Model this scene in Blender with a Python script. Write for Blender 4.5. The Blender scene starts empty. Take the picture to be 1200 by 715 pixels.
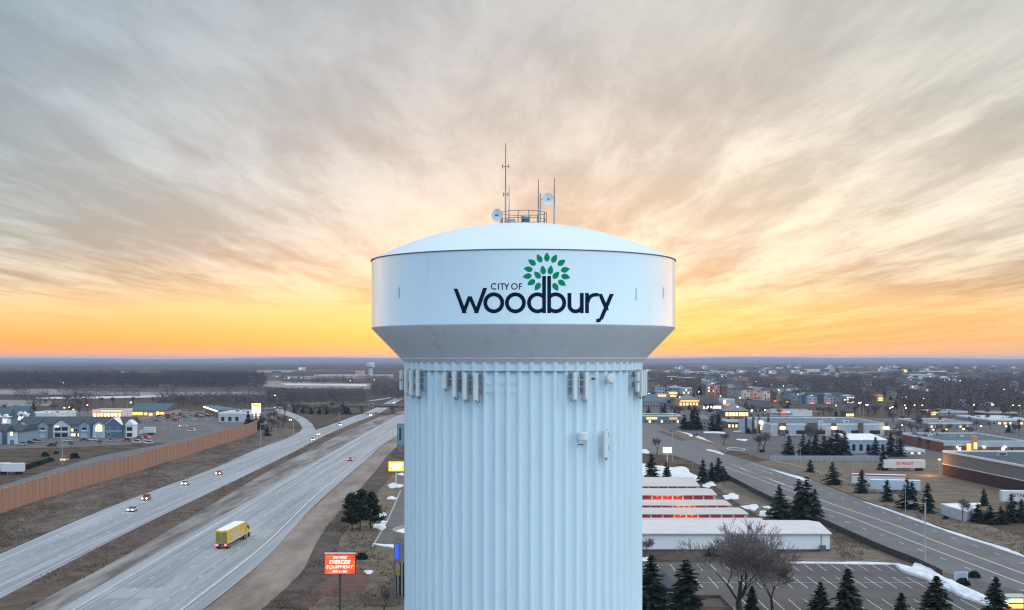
import bpy, bmesh, math, random
import numpy as np
from mathutils import Vector, Matrix
R = math.radians
rng = random.Random(7)
scene = bpy.context.scene
COL = scene.collection
F, HC, HZ, CX = 1480.0, 42.0, 420.0, 600.0      # lens in photo pixels, camera height, horizon row, centre column

# ------------------------------------------------------------------ survey: photo pixel -> place on the ground
def dep(py, z=0.0): return F * (HC - z) / (py - HZ)
def G(px, py, z=0.0):
    Y = dep(py, z)
    return ((px - CX) * Y / F, Y)
def xat(px, Y): return (px - CX) * Y / F
def zat(py, Y): return HC - (py - HZ) * Y / F

# ------------------------------------------------------------------ materials
MATS = {}
def mat(name, col, rough=0.7, var=0.15, scale=1.0, spec=0.3, metal=0.0, emit=None, es=0.0, bump=0.0, stretch=None, col2=None, hard=False):
    if name in MATS: return MATS[name]
    m = bpy.data.materials.new(name); m.use_nodes = True
    nt = m.node_tree; b = nt.nodes['Principled BSDF']
    b.inputs['Roughness'].default_value = rough
    b.inputs['Specular IOR Level'].default_value = spec
    b.inputs['Metallic'].default_value = metal
    tc = nt.nodes.new('ShaderNodeTexCoord'); mp = nt.nodes.new('ShaderNodeMapping')
    nt.links.new(tc.outputs['Object'], mp.inputs['Vector'])
    if stretch: mp.inputs['Scale'].default_value = stretch
    n = nt.nodes.new('ShaderNodeTexNoise'); n.inputs['Scale'].default_value = scale
    n.inputs['Detail'].default_value = 10 if hard else 6; n.inputs['Roughness'].default_value = 0.74 if hard else 0.65
    nt.links.new(mp.outputs['Vector'], n.inputs['Vector'])
    cr = nt.nodes.new('ShaderNodeValToRGB')
    cr.color_ramp.elements[0].position = 0.3 if not hard else .41; cr.color_ramp.elements[1].position = 0.7 if not hard else .61
    c2 = col2 or tuple(min(1, c * (1 + var)) for c in col)
    c1 = col if col2 else tuple(c * (1 - var) for c in col)
    cr.color_ramp.elements[0].color = (*c1, 1); cr.color_ramp.elements[1].color = (*c2, 1)
    nt.links.new(n.outputs['Fac'], cr.inputs['Fac']); nt.links.new(cr.outputs['Color'], b.inputs['Base Color'])
    if bump:
        bp = nt.nodes.new('ShaderNodeBump'); bp.inputs['Strength'].default_value = bump; bp.inputs['Distance'].default_value = 0.05
        nt.links.new(n.outputs['Fac'], bp.inputs['Height']); nt.links.new(bp.outputs['Normal'], b.inputs['Normal'])
    if emit:
        b.inputs['Emission Color'].default_value = (*emit, 1); b.inputs['Emission Strength'].default_value = es
        try: m.cycles.emission_sampling = 'NONE' if es > 0 and name.startswith('tiny') else 'AUTO'
        except Exception: pass
    MATS[name] = m
    return m
def glow(name, col, s): return mat('tiny_' + name, tuple(min(c, .8) for c in col), 0.5, 0.05, 1, emit=col, es=s)

# ------------------------------------------------------------------ mesh builder
class MB:
    def __init__(s): s.v = []; s.f = []
    def add(s, vs, fs):
        b = len(s.v); s.v += [tuple(p) for p in vs]; s.f += [tuple(b + i for i in f) for f in fs]; return s
    def box(s, x0, x1, y0, y1, z0, z1):
        return s.add([(x0,y0,z0),(x1,y0,z0),(x1,y1,z0),(x0,y1,z0),(x0,y0,z1),(x1,y0,z1),(x1,y1,z1),(x0,y1,z1)],
                     [(3,2,1,0),(4,5,6,7),(0,1,5,4),(1,2,6,5),(2,3,7,6),(3,0,4,7)])
    def prism(s, poly, z0, z1, bottom=True):
        n = len(poly)
        vs = [(p[0],p[1],z0) for p in poly] + [(p[0],p[1],z1) for p in poly]
        fs = [(i,(i+1)%n,n+(i+1)%n,n+i) for i in range(n)] + [tuple(range(n,2*n))]
        if bottom: fs.append(tuple(reversed(range(n))))
        return s.add(vs, fs)
    def sheet(s, poly, z): return s.add([(p[0],p[1],z) for p in poly], [tuple(range(len(poly)))])
    def tube(s, a, b, ra, rb=None, n=6, cap=True):
        rb = ra if rb is None else rb
        a = Vector(a); b = Vector(b); d = (b - a)
        if d.length < 1e-6: return s
        d.normalize(); u = d.orthogonal().normalized(); w = d.cross(u)
        vs = []
        for c, r in ((a, ra), (b, rb)):
            for k in range(n):
                t = 2*math.pi*k/n; vs.append(c + u*(r*math.cos(t)) + w*(r*math.sin(t)))
        fs = [(k,(k+1)%n,n+(k+1)%n,n+k) for k in range(n)]
        if cap: fs += [tuple(reversed(range(n))), tuple(range(n,2*n))]
        return s.add(vs, fs)
    def lathe(s, prof, n=48, c=(0,0,0), cap_top=False, cap_bot=False):
        vs = []; m = len(prof)
        for r, z in prof:
            for k in range(n):
                t = 2*math.pi*k/n; vs.append((c[0]+r*math.cos(t), c[1]+r*math.sin(t), c[2]+z))
        fs = [(j*n+k, j*n+(k+1)%n, (j+1)*n+(k+1)%n, (j+1)*n+k) for j in range(m-1) for k in range(n)]
        if cap_top: fs.append(tuple((m-1)*n+k for k in range(n)))
        if cap_bot: fs.append(tuple(reversed(range(n))))
        return s.add(vs, fs)
    def gable(s, x0, x1, y0, y1, z0, z1, axis='x', ov=0.3, th=0.2):
        x0-=ov; x1+=ov; y0-=ov; y1+=ov
        if axis == 'x':
            ym=(y0+y1)/2
            return s.add([(x0,y0,z0),(x1,y0,z0),(x1,y1,z0),(x0,y1,z0),(x0,y0,z0+th),(x1,y0,z0+th),(x1,y1,z0+th),(x0,y1,z0+th),(x0,ym,z1),(x1,ym,z1)],
              [(3,2,1,0),(0,1,5,4),(2,3,7,6),(4,5,9,8),(6,7,8,9),(1,2,6,9,5),(3,0,4,8,7)])
        xm=(x0+x1)/2
        return s.add([(x0,y0,z0),(x1,y0,z0),(x1,y1,z0),(x0,y1,z0),(x0,y0,z0+th),(x1,y0,z0+th),(x1,y1,z0+th),(x0,y1,z0+th),(xm,y0,z1),(xm,y1,z1)],
              [(3,2,1,0),(1,2,6,5),(3,0,4,7),(5,6,9,8),(7,4,8,9),(0,1,5,8,4),(2,3,7,9,6)])
    def hip(s, x0, x1, y0, y1, z0, z1, ov=0.4, th=0.25):
        x0-=ov; x1+=ov; y0-=ov; y1+=ov; ym=(y0+y1)/2; q=min((y1-y0)/2,(x1-x0)/2.05)
        return s.add([(x0,y0,z0),(x1,y0,z0),(x1,y1,z0),(x0,y1,z0),(x0,y0,z0+th),(x1,y0,z0+th),(x1,y1,z0+th),(x0,y1,z0+th),(x0+q,ym,z1),(x1-q,ym,z1)],
              [(3,2,1,0),(0,1,5,4),(2,3,7,6),(1,2,6,5),(3,0,4,7),(4,5,9,8),(6,7,8,9),(5,6,9),(7,4,8)])
    def build(s, name, m, parent=None, smooth=False, kind=None):
        me = bpy.data.meshes.new(name); me.from_pydata(s.v, [], s.f); me.update()
        if m: me.materials.append(m)
        if smooth:
            for p in me.polygons: p.use_smooth = True
        o = bpy.data.objects.new(name, me); COL.objects.link(o)
        if parent: o.parent = parent
        if kind: o['kind'] = kind
        return o
def box(name, m, parent, *a, **k): return MB().box(*a).build(name, m, parent, **k)
def tag(o, label, cat, group=None):
    o['label'] = label; o['category'] = cat
    if group: o['group'] = group
    return o
def thing(name, label, cat, loc=(0,0,0), rz=0.0, group=None, sc=None):
    o = bpy.data.objects.new(name, None); COL.objects.link(o); o.location = loc; o.rotation_euler = (0,0,rz)
    o.empty_display_size = .2
    if sc: o.scale = sc
    return tag(o, label, cat, group)
def struct(name, mb, m, **k): return mb.build(name, m, None, kind='structure', **k)
KIDS = {}
def kids(o):
    return [c for c in COL.objects if c.parent == o]
def copy_tree(o, parent=None, kd=None):
    c = o.copy(); COL.objects.link(c)
    if parent: c.parent = parent
    for ch in (kd or kids)(o): copy_tree(ch, c, kd)
    return c
class Proto:
    """a thing kept with the list of its parts so that copies are quick; the first placing moves the original itself"""
    def __init__(s, root): s.root = root; s.used = False; s.tree = s._t(root)
    def _t(s, o): return (o, [s._t(c) for c in kids(o)])
    def _c(s, t, parent):
        c = t[0].copy(); COL.objects.link(c)
        if parent: c.parent = parent
        return (c, [s._c(k, c) for k in t[1]])
    def put(s, loc, rz=0.0, sc=None, label=None, cat=None, group=None, name=None):
        t = s.tree if not s.used else s._c(s.tree, None)
        s.used = True; o = t[0]; o.location = loc; o.rotation_euler = (0,0,rz)
        if sc: o.scale = sc if hasattr(sc, '__len__') else (sc,sc,sc)
        if label: o['label'] = label
        if cat: o['category'] = cat
        if group: o['group'] = group
        elif 'group' in o: del o['group']
        return t
def text_mesh(txt, w, h, shear=0.0, bold=0.0):
    cu = bpy.data.curves.new('txt', 'FONT'); cu.body = txt; cu.align_x = 'CENTER'; cu.offset = bold; cu.shear = shear
    o = bpy.data.objects.new('txt', cu); COL.objects.link(o)
    dg = bpy.context.evaluated_depsgraph_get(); dg.update()
    me = bpy.data.meshes.new_from_object(o.evaluated_get(dg))
    bpy.data.objects.remove(o); bpy.data.curves.remove(cu)
    xs = [v.co.x for v in me.vertices]; ys = [v.co.y for v in me.vertices]
    x0,x1,y0,y1 = min(xs),max(xs),min(ys),max(ys)
    for v in me.vertices:
        v.co = ((v.co.x-x0)/(x1-x0)*w - w/2, 0, (v.co.y-y0)/(y1-y0)*h)
    return me
def text(name, txt, w, h, m, parent, loc, rz=0.0, shear=0.0, bold=0.0):
    for b_ in (bold, bold*.7, bold*1.3, bold*.4, 0.0):          # some outlines fail to fill when thickened: try the next weight
        me = text_mesh(txt, w, h, shear, b_)
        if sum(p.area for p in me.polygons) > .2*w*h: break
    me.name = name; me.materials.append(m)
    o = bpy.data.objects.new(name, me); COL.objects.link(o); o.parent = parent; o.location = loc; o.rotation_euler = (0,0,rz)
    return o

# ------------------------------------------------------------------ camera, sun, sky
cam = bpy.data.cameras.new('camera'); co = bpy.data.objects.new('camera', cam); COL.objects.link(co)
co.location = (0,0,HC); co.rotation_euler = (R(90),0,0)
cam.sensor_width = 36; cam.lens = 36*F/1200; cam.shift_y = (HZ-357.5)/1200
cam.clip_start = 1; cam.clip_end = 90000; scene.camera = co
su = bpy.data.lights.new('sun', 'SUN'); su.energy = 0.25; su.angle = R(12); su.color = (1,.55,.25)
so = bpy.data.objects.new('sun', su); COL.objects.link(so)
so.rotation_euler = Vector((0.0,-math.cos(R(2)),-math.sin(R(2)))).to_track_quat('-Z','Y').to_euler()

W = bpy.data.worlds.new('World'); scene.world = W; W.use_nodes = True
nt = W.node_tree; nt.nodes.clear()
def N(t, **k):
    n = nt.nodes.new(t)
    for a, v in k.items(): setattr(n, a, v)
    return n
def L(a, b): nt.links.new(a, b)
def M(op, a, b=None, c=None, clamp=False):
    n = N('ShaderNodeMath', operation=op, use_clamp=clamp)
    for i, x in enumerate((a,b,c)):
        if x is None: continue
        if isinstance(x, (int,float)): n.inputs[i].default_value = x
        else: L(x, n.inputs[i])
    return n.outputs[0]
def MR(x, a, b, c=0.0, d=1.0, smooth=True):
    n = N('ShaderNodeMapRange', interpolation_type='SMOOTHSTEP' if smooth else 'LINEAR'); n.clamp = True
    L(x, n.inputs[0])
    for i, v in zip((1,2,3,4),(a,b,c,d)): n.inputs[i].default_value = v
    return n.outputs[0]
def RAMP(x, pts):
    n = N('ShaderNodeValToRGB'); L(x, n.inputs[0]); e = n.color_ramp.elements
    while len(e) < len(pts): e.new(0.5)
    for el, (p, c) in zip(e, pts): el.position = p; el.color = (*c, 1)
    return n.outputs[0]
def MIX(fac, a, b, mode='MIX'):
    n = N('ShaderNodeMix', data_type='RGBA', blend_type=mode); n.clamp_result = False
    if isinstance(fac,(int,float)): n.inputs[0].default_value = fac
    else: L(fac, n.inputs[0])
    for i, x in ((6,a),(7,b)):
        if isinstance(x, tuple): n.inputs[i].default_value = (*x, 1)
        else: L(x, n.inputs[i])
    return n.outputs[2]
tc = N('ShaderNodeTexCoord'); sp = N('ShaderNodeSeparateXYZ'); L(tc.outputs['Generated'], sp.inputs[0])
dx, dy, dz = sp.outputs
zc = M('MAXIMUM', dz, 0.0)
front = RAMP(M('MULTIPLY', zc, 2.0), [
    (0.0, (1.0,.36,.055)), (.028, (1.0,.45,.085)), (.07, (.98,.63,.27)), (.115, (.82,.67,.50)), (.17, (.74,.68,.61)),
    (.28, (.71,.685,.66)), (.42, (.58,.585,.59)), (.56, (.54,.565,.585)), (1.0, (1.02,1.10,1.20))])
back = RAMP(zc, [(0.0, (.62,.86,1.14)), (.12, (.66,1.04,1.44)), (.35, (.86,1.16,1.46)), (1.0, (1.12,1.19,1.28))])
# clouds: one high sheet seen in perspective, streaks running along the view
den = M('ADD', zc, 0.022)
u = M('DIVIDE', dx, den); v = M('DIVIDE', dy, den)
def NOISE(ax, ay, off, det, rough, dist):
    c = N('ShaderNodeCombineXYZ'); L(M('MULTIPLY_ADD', u, ax, off), c.inputs[0]); L(M('MULTIPLY_ADD', v, ay, off*.7), c.inputs[1])
    n = N('ShaderNodeTexNoise'); n.inputs['Scale'].default_value = 1; n.inputs['Detail'].default_value = det
    n.inputs['Roughness'].default_value = rough; n.inputs['Distortion'].default_value = dist
    L(c.outputs[0], n.inputs['Vector']); return n.outputs['Fac']
n1 = NOISE(.95, .13, 5.3, 7, .60, .18)
n2 = NOISE(2.9, .62, 9.1, 8, .68, .4)
n3 = NOISE(.35, .10, 14.0, 3, .5, .2)
thick = M('ADD', M('MULTIPLY', n1, .66), M('MULTIPLY', n2, .34))
right = MR(dx, -.22, .30)
lowfade = M('MULTIPLY', MR(M('ADD', dz, M('MULTIPLY', M('SUBTRACT', n3, .5), .06)), .022, .065), 1.0)
lowfade = M('MAXIMUM', lowfade, M('MULTIPLY', right, .55))
dark = M('MULTIPLY', MR(thick, .42, .60), lowfade)
lite = M('MULTIPLY', MR(thick, .52, .34), lowfade)
tint = RAMP(M('MULTIPLY', zc, 4.0), [(0.0, (.90,.62,.42)), (.2, (.62,.54,.50)), (.45, (.67,.645,.63)), (1.0, (.74,.745,.75))])
sk = MIX(dark, front, tint, 'MULTIPLY')
hil = RAMP(M('MULTIPLY', zc, 4.0), [(0.0, (1.0,.62,.16)), (.2, (1.04,.82,.54)), (.5, (1.0,.92,.80)), (1.0, (.64,.64,.63))])
sk = MIX(M('MULTIPLY', lite, MR(dx, -.3, .25, .40, .95)), sk, hil)
lr = RAMP(MR(dx, -.36, .36, smooth=False), [(0.0, (.68,.83,.95)), (.42, (.96,.98,1)), (.75, (1.10,1.05,.97)), (1.0, (1.04,1.03,.95))])
sk = MIX(MR(dz, .03, .12), sk, MIX(1.0, sk, lr, 'MULTIPLY'))
# afterglow where the sun has gone down behind the tower
gx = M('DIVIDE', M('SUBTRACT', dx, .03), .20); gz = M('DIVIDE', M('SUBTRACT', dz, .018), .028)
gl = M('POWER', 2.718, M('MULTIPLY', M('ADD', M('MULTIPLY', gx, gx), M('MULTIPLY', gz, gz)), -1.0))
sk = MIX(M('MULTIPLY', gl, .26), sk, (1.15,.80,.24))
bk = MIX(MR(dx, -.9, .9), back, MIX(1.0, back, (1.25,1.2,1.15), 'MULTIPLY'))
lp = MIX(MR(dx, -.9, .9), MIX(1.0, back, (.74,.80,.86), 'MULTIPLY'), MIX(1.0, back, (1.95,1.75,1.58), 'MULTIPLY'))
sk = MIX(M('MULTIPLY', M('MULTIPLY', MR(dx, .14, .36), .65), MR(dz, .07, .0)), sk, (.86,.53,.27))
px_ = M('DIVIDE', M('SUBTRACT', dx, .27), .14); pz_ = M('DIVIDE', M('SUBTRACT', dz, .125), .045)
pg = M('POWER', 2.718, M('MULTIPLY', M('ADD', M('MULTIPLY', px_, px_), M('MULTIPLY', pz_, pz_)), -1.0))
sk = MIX(M('MULTIPLY', pg, MR(thick, .60, .40, .15, .75)), sk, (1.0,.90,.74))
cxg = M('DIVIDE', dx, .11); czg = M('DIVIDE', M('SUBTRACT', dz, .14), .06)
sk = MIX(M('POWER', 2.718, M('MULTIPLY', M('ADD', M('MULTIPLY', cxg, cxg), M('MULTIPLY', czg, czg)), -1.0)), sk, MIX(1.0, sk, (.87,.88,.90), 'MULTIPLY'))
# extra brightness added to the unseen low sky either side, warming the tank edges
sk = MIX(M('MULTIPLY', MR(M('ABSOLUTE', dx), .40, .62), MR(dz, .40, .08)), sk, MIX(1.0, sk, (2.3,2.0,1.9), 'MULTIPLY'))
fr = M('MULTIPLY', MR(dy, -.15, .75), MR(dz, .85, .32))
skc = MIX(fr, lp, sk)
nis = N('ShaderNodeTexSky', sky_type='NISHITA'); nis.sun_disc = False; nis.sun_elevation = R(2); nis.sun_rotation = 0.0
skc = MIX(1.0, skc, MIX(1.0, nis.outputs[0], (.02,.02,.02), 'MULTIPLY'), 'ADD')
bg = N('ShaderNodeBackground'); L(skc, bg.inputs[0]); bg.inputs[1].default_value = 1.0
wo = N('ShaderNodeOutputWorld'); L(bg.outputs[0], wo.inputs[0])
W.cycles.sampling_method = 'MANUAL'; W.cycles.sample_map_resolution = 512

vs_ = scene.view_settings; vs_.view_transform = 'Standard'; vs_.look = 'None'; vs_.exposure = 0; vs_.gamma = 1; vs_.use_curve_mapping = False
cy = scene.cycles; cy.max_bounces = 5; cy.diffuse_bounces = 2; cy.glossy_bounces = 2; cy.transmission_bounces = 2; cy.volume_bounces = 0
cy.use_denoising = True; cy.filter_width = 1.25; cy.caustics_reflective = False; cy.caustics_refractive = False; cy.sample_clamp_indirect = 3
# ------------------------------------------------------------------ the water tower
TD = 108.8; TX = xat(613.2, TD); TR, CR = 13.0, 10.2
def white(name, col, rough, spec, streak):
    m = mat(name, col, rough, 0.03, .25, spec=spec, stretch=(1,1,.12))
    nt2 = m.node_tree; b = nt2.nodes['Principled BSDF']
    src = b.inputs['Base Color'].links[0].from_socket
    tc2 = nt2.nodes.new('ShaderNodeTexCoord'); mp = nt2.nodes.new('ShaderNodeMapping'); mp.inputs['Scale'].default_value = (1.1,1.1,.10)
    nt2.links.new(tc2.outputs['Object'], mp.inputs[0])
    n = nt2.nodes.new('ShaderNodeTexNoise'); n.inputs['Scale'].default_value = 1.0; n.inputs['Detail'].default_value = 5
    nt2.links.new(mp.outputs[0], n.inputs['Vector'])
    r = nt2.nodes.new('ShaderNodeMapRange'); r.inputs[1].default_value = .58; r.inputs[2].default_value = .80; r.inputs[3].default_value = 0; r.inputs[4].default_value = streak
    nt2.links.new(n.outputs['Fac'], r.inputs[0])
    mx = nt2.nodes.new('ShaderNodeMix'); mx.data_type = 'RGBA'; mx.inputs[7].default_value = (.42,.41,.40,1)
    nt2.links.new(r.outputs[0], mx.inputs[0]); nt2.links.new(src, mx.inputs[6]); nt2.links.new(mx.outputs[2], b.inputs['Base Color'])
    return m
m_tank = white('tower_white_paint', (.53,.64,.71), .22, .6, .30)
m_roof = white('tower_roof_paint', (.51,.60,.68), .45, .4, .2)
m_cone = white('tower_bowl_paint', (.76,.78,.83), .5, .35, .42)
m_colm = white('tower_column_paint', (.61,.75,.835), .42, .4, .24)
m_tank.node_tree.nodes['Principled BSDF'].inputs['Coat Weight'].default_value = 1.0; m_tank.node_tree.nodes['Principled BSDF'].inputs['Coat Roughness'].default_value = .12; m_tank.node_tree.nodes['Principled BSDF'].inputs['Coat IOR'].default_value = 2.1
m_seam = mat('weld_seam', (.10,.10,.11), .7)
m_bead = mat('pale_weld_bead', (.82,.83,.83), .5)
m_navy = mat('navy_letter_paint', (.003,.014,.038), .8, .05, spec=.08)
m_green = mat('green_leaf_paint', (.002,.25,.125), .8, .05, spec=.08)
m_steel = mat('grey_galvanised_steel', (.35,.36,.38), .5, .1, 3, metal=.3)
m_darkst = mat('dark_equipment_grey', (.09,.095,.11), .6); m_radio = mat('radio_unit_grey', (.17,.18,.20), .6)
m_brown = mat('weathered_mast', (.16,.13,.13), .6)

tower = thing('water_tower', 'huge white fluted water tower with navy and green lettering on its tank', 'water tower', (TX,TD,0))
# fluted column
nf, q = 68, 10
prof = [0,0,0,.06,.9,1,1,.9,.06,0]
ring = []
for k in range(nf*q):
    t = 2*math.pi*(k+.5)/(nf*q); ring.append((t, prof[k % q]))
mb = MB()
lev = [(0,.38),(.4,.34),(12,.31),(40.98,.31)]
for z, d in lev:
    ex = 1.6*max(0,1-z/4)**2
    for t, s in ring:
        r = CR - d + d*s + ex; mb.v.append((r*math.cos(t), r*math.sin(t), z))
n = len(ring)
for j in range(len(lev)-1):
    mb.f += [(j*n+k, j*n+(k+1)%n, (j+1)*n+(k+1)%n, (j+1)*n+k) for k in range(n)]
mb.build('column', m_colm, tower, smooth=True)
mb = MB()                                               # collar course above the seam, flutes flattened
for z, d, o_ in ((41.0,.17,.03),(41.9,.17,.03)):
    for t, s in ring:
        r = CR - d + d*s + o_; mb.v.append((r*math.cos(t), r*math.sin(t), z))
mb.f += [(k,(k+1)%n,n+(k+1)%n,n+k) for k in range(n)]
mb.build('collar', m_colm, tower, smooth=True)
MB().lathe([(CR-.2,40.98),(CR+.055,40.98),(CR+.055,41.03),(CR-.2,41.03)], 160).build('collar_ring', mat('collar_ring_grey', (.33,.35,.37), .6), tower, smooth=False)
# bowl, wall, roof
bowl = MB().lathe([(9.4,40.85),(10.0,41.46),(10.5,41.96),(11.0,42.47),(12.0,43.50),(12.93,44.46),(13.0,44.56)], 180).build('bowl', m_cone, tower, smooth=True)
MB().lathe([(10.53,41.96),(10.58,42.0),(10.57,42.05),(10.5,42.05)], 160).build('weld_bead', m_bead, bowl, smooth=True)
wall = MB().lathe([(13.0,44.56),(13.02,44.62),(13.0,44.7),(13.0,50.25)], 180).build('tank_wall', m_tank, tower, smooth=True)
MB().lathe([(13.0,50.24),(13.07,50.24),(13.07,50.32),(12.8,50.33)], 180).build('drip_edge', m_seam, wall)
RZ, AP = 50.33, 53.55
hcap = AP-RZ; Rs = (12.95**2+hcap**2)/(2*hcap)
pr = []
for k in range(25):
    r = 12.95*(1-k/24.0)**1.0; pr.append((max(r,.02), AP-Rs+math.sqrt(Rs*Rs-r*r)))
MB().lathe(pr, 160, cap_top=True).build('roof', m_roof, tower, smooth=True)
def roofz(r): return AP-Rs+math.sqrt(Rs*Rs-r*r)
# paint on the tank: strokes laid on the cylinder
def oncyl(px, py, rad):
    ax, az = (px-CX)/F, -(py-HZ)/F
    a = ax*ax+1; b = -2*(ax*TX+TD); c = TX*TX+TD*TD-rad*rad
    t = (-b-math.sqrt(b*b-4*a*c))/(2*a)
    return (ax*t-TX, t-TD, HC+az*t)
SC = 5.7143
class Paint:
    def __init__(s): s.mb = MB(); s.k = 0
    def quad(s, pts, nu=8, nv=2):
        s.k += 1; rad = TR+.012+.0022*s.k
        P4 = [Vector((p[0]/SC+520, p[1]/SC+280)) for p in pts]; vs = []
        for i in range(nu+1):
            for j in range(nv+1):
                a = P4[0].lerp(P4[1], i/nu); b = P4[3].lerp(P4[2], i/nu); p = a.lerp(b, j/nv); vs.append(oncyl(p.x, p.y, rad))
        s.mb.add(vs, [(i*(nv+1)+j, (i+1)*(nv+1)+j, (i+1)*(nv+1)+j+1, i*(nv+1)+j+1) for i in range(nu) for j in range(nv)])
    def bar(s, a, b, w, flat=True):
        """a slanted stem with level ends"""
        h = w/2; s.quad([(a[0]-h,a[1]),(b[0]-h,b[1]),(b[0]+h,b[1]),(a[0]+h,a[1])])
    def hbar(s, x0, x1, y, w): s.quad([(x0,y-w/2),(x1,y-w/2),(x1,y+w/2),(x0,y+w/2)])
    def arc(s, cx, cy, ro, ri, a0=0, a1=360, lim=None, ky=1.0, n=44):
        s.k += 1; rad = TR+.012+.0022*s.k; vs = []
        for i in range(n+1):
            t = R(a0+(a1-a0)*i/n)
            for r in (ri, (ri+ro)/2, ro):
                x = cx+r*math.cos(t); y = cy+ky*r*math.sin(t)
                if lim: x = min(max(x, lim[0]), lim[1])
                vs.append(oncyl(x/SC+520, y/SC+280, rad))
        s.mb.add(vs, [(i*3+j, (i+1)*3+j, (i+1)*3+j+1, i*3+j+1) for i in range(n) for j in (0,1)])
def letter(name, fn, m=m_navy, parent=None):
    p = Paint(); fn(p); return p.mb.build(name, m, parent or wall)
word = []
def l_W(p):
    p.bar((79,333),(140,497),27); p.bar((174,384),(132,497),25); p.bar((174,384),(222,497),25); p.bar((277,328),(216,497),27)
def l_o(cx): return lambda p: p.arc(cx,428,70,44)
def l_d(p): p.arc(628,428,70,44,35,325,lim=(0,672)); p.bar((672,248),(672,497),25)
def l_b(p): p.bar((706,248),(706,497),25); p.arc(750,428,70,44,-145,145,lim=(706,2000))
def l_u(p): p.bar((842,362),(842,446),26); p.bar((925,362),(925,497),25); p.arc(883.5,443,55,29,0,180)
def l_r(p): p.bar((960,362),(960,497),25); p.arc(1016,424,62,38,180,272); p.hbar(1016,1036,374,24)
def l_y(p): p.bar((1047,368),(1094,478),27); p.bar((1126,368),(1052,540),27); p.quad([(1022,536),(1061,528),(1050,556),(1022,560)])
for fn in (l_W, l_o(335), l_o(480), l_d, l_b, l_u, l_r, l_y): letter('letter', fn)
def c_C(p): p.arc(338,318,22,15,45,315)
def c_I(p): p.bar((367,297),(367,340),7)
def c_T(p): p.hbar(376,408,300.5,7); p.bar((392,297),(392,340),7)
def c_Y(p): p.bar((408,297),(421.5,322),8); p.bar((435,297),(421.5,322),8); p.bar((421.5,320),(421.5,340),7)
def c_O(p): p.arc(473,318,22,15)
def c_F(p): p.bar((506,297),(506,340),7); p.hbar(503,526,300.5,7); p.hbar(503,522,318,7)
for fn in (c_C, c_I, c_T, c_Y, c_O, c_F): letter('letter', fn)
def leaf(cx, cy, tx, ty, ln=62, wd=38):
    d = Vector((tx-cx, ty-cy)).normalized(); nn = Vector((-d.y, d.x)); c = Vector((cx,cy))
    mb = MB(); n = 14; vs = []
    for i in range(n+1):
        s = i/n; a = (s-.5)*ln; h = wd/2*(math.sin(math.pi*min(1,s*1.0)**.78))**.85 if 0 < s < 1 else 0
        for e in (-1,0,1):
            p = c+d*a+nn*(h*e); vs.append(oncyl(p.x/SC+520, p.y/SC+280, TR+.014))
    mb.add(vs, [(i*3+j, (i+1)*3+j, (i+1)*3+j+1, i*3+j+1) for i in range(n) for j in (0,1)])
    mb.build('painted_leaf', m_green, wall)
for cx, cy in ((691,122),(741,132),(789,158),(814,206),(817,253),(792,295),(750,322),(640,130),(591,156),(566,202),(559,250),(586,292),(628,320)):
    d = Vector((cx-690, cy-228)); leaf(cx, cy, cx+d.x, cy+d.y)
for cx, cy, tx, ty in ((665,208,659,170),(715,208,721,170),(627,241,600,212),(753,242,780,212)): leaf(cx, cy, tx, ty)
# ladder-like stains near the rim are wear in the paint; small cover plates on the wall
for px, py, hh in ((467,343,13),(745,345,14),(777,343,12)):
    a = oncyl(px, py-hh/2, TR+.01); b = oncyl(px+1.2, py+hh/2, TR+.01); c = oncyl(px+1.2, py-hh/2, TR+.01); d = oncyl(px, py+hh/2, TR+.01)
    MB().add([a,c,b,d], [(0,1,2,3)]).build('cover_plate', mat('cover_plate_grey', (.40,.47,.52), .6), wall)
# roof furniture that is part of the tower: railing, hatch
rl = MB(); rr = 2.0
def rz_(r): return roofz(r)
for k in range(14):
    t = 2*math.pi*k/14; rl.tube((rr*math.cos(t),rr*math.sin(t),rz_(rr)-.05),(rr*math.cos(t),rr*math.sin(t),rz_(rr)+1.05),.03,n=6)
for zz in (.45,1.05):
    for k in range(36):
        a, b = 2*math.pi*k/36, 2*math.pi*(k+1)/36
        rl.tube((rr*math.cos(a),rr*math.sin(a),rz_(rr)+zz),(rr*math.cos(b),rr*math.sin(b),rz_(rr)+zz),.028,n=5,cap=False)
rl.build('railing', m_brown, tower)
vent = MB().lathe([(.28,0),(.28,.45),(.42,.5),(.42,.72),(.05,.9)], 20, (.2,-.2,AP-.05)).build('roof_vent', m_steel, tower, smooth=False)
MB().lathe([(.36,.2),(.37,.2),(.37,.44),(.36,.44)], 20, (.2,-.2,AP-.05)).build('vent_screen', m_darkst, vent)
box('hatch', m_steel, tower, -1.5,-.7,-1.2,-.5, roofz(1.3)-.05, roofz(1.3)+.35)

# ------------------------------------------------------------------ aerials standing on the roof
def rx(px): return xat(px, TD) - TX
def whip(px, ytop, ybase, dyy, r0, label, arms=(), name='whip_antenna', r1=None, group=None):
    Y = TD+dyy; X = xat(px, Y); zt = zat(ytop, Y); rloc = math.hypot(X-TX, dyy); zb = roofz(rloc)-.03
    t = thing(name, label, 'antenna', (X,Y,zb), 0, group)
    hh = zt-zb
    MB().tube((0,0,0),(0,0,hh*.45),r0,r0*.9,8).build('mast', m_steel, t)
    MB().tube((0,0,hh*.45),(0,0,hh),r0*.62,r1 or r0*.4,8).build('rod', m_brown, t)
    box('foot', m_steel, t, -.12,.12,-.12,.12,0,.12)
    for ay, w in arms:
        za = zat(ay, Y)-zb; m2 = MB().tube((-w,0,za),(w,0,za),.03)
        for e in (-w,w): m2.tube((e,0,za-.18),(e,0,za+.18),.035)
        m2.build('cross_arm', m_brown, t)
    return t
whip(592.5,168,255,-.3,.075,'tallest mast on the tower roof with two small cross arms', ((195,.28),(228,.2)))
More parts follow.
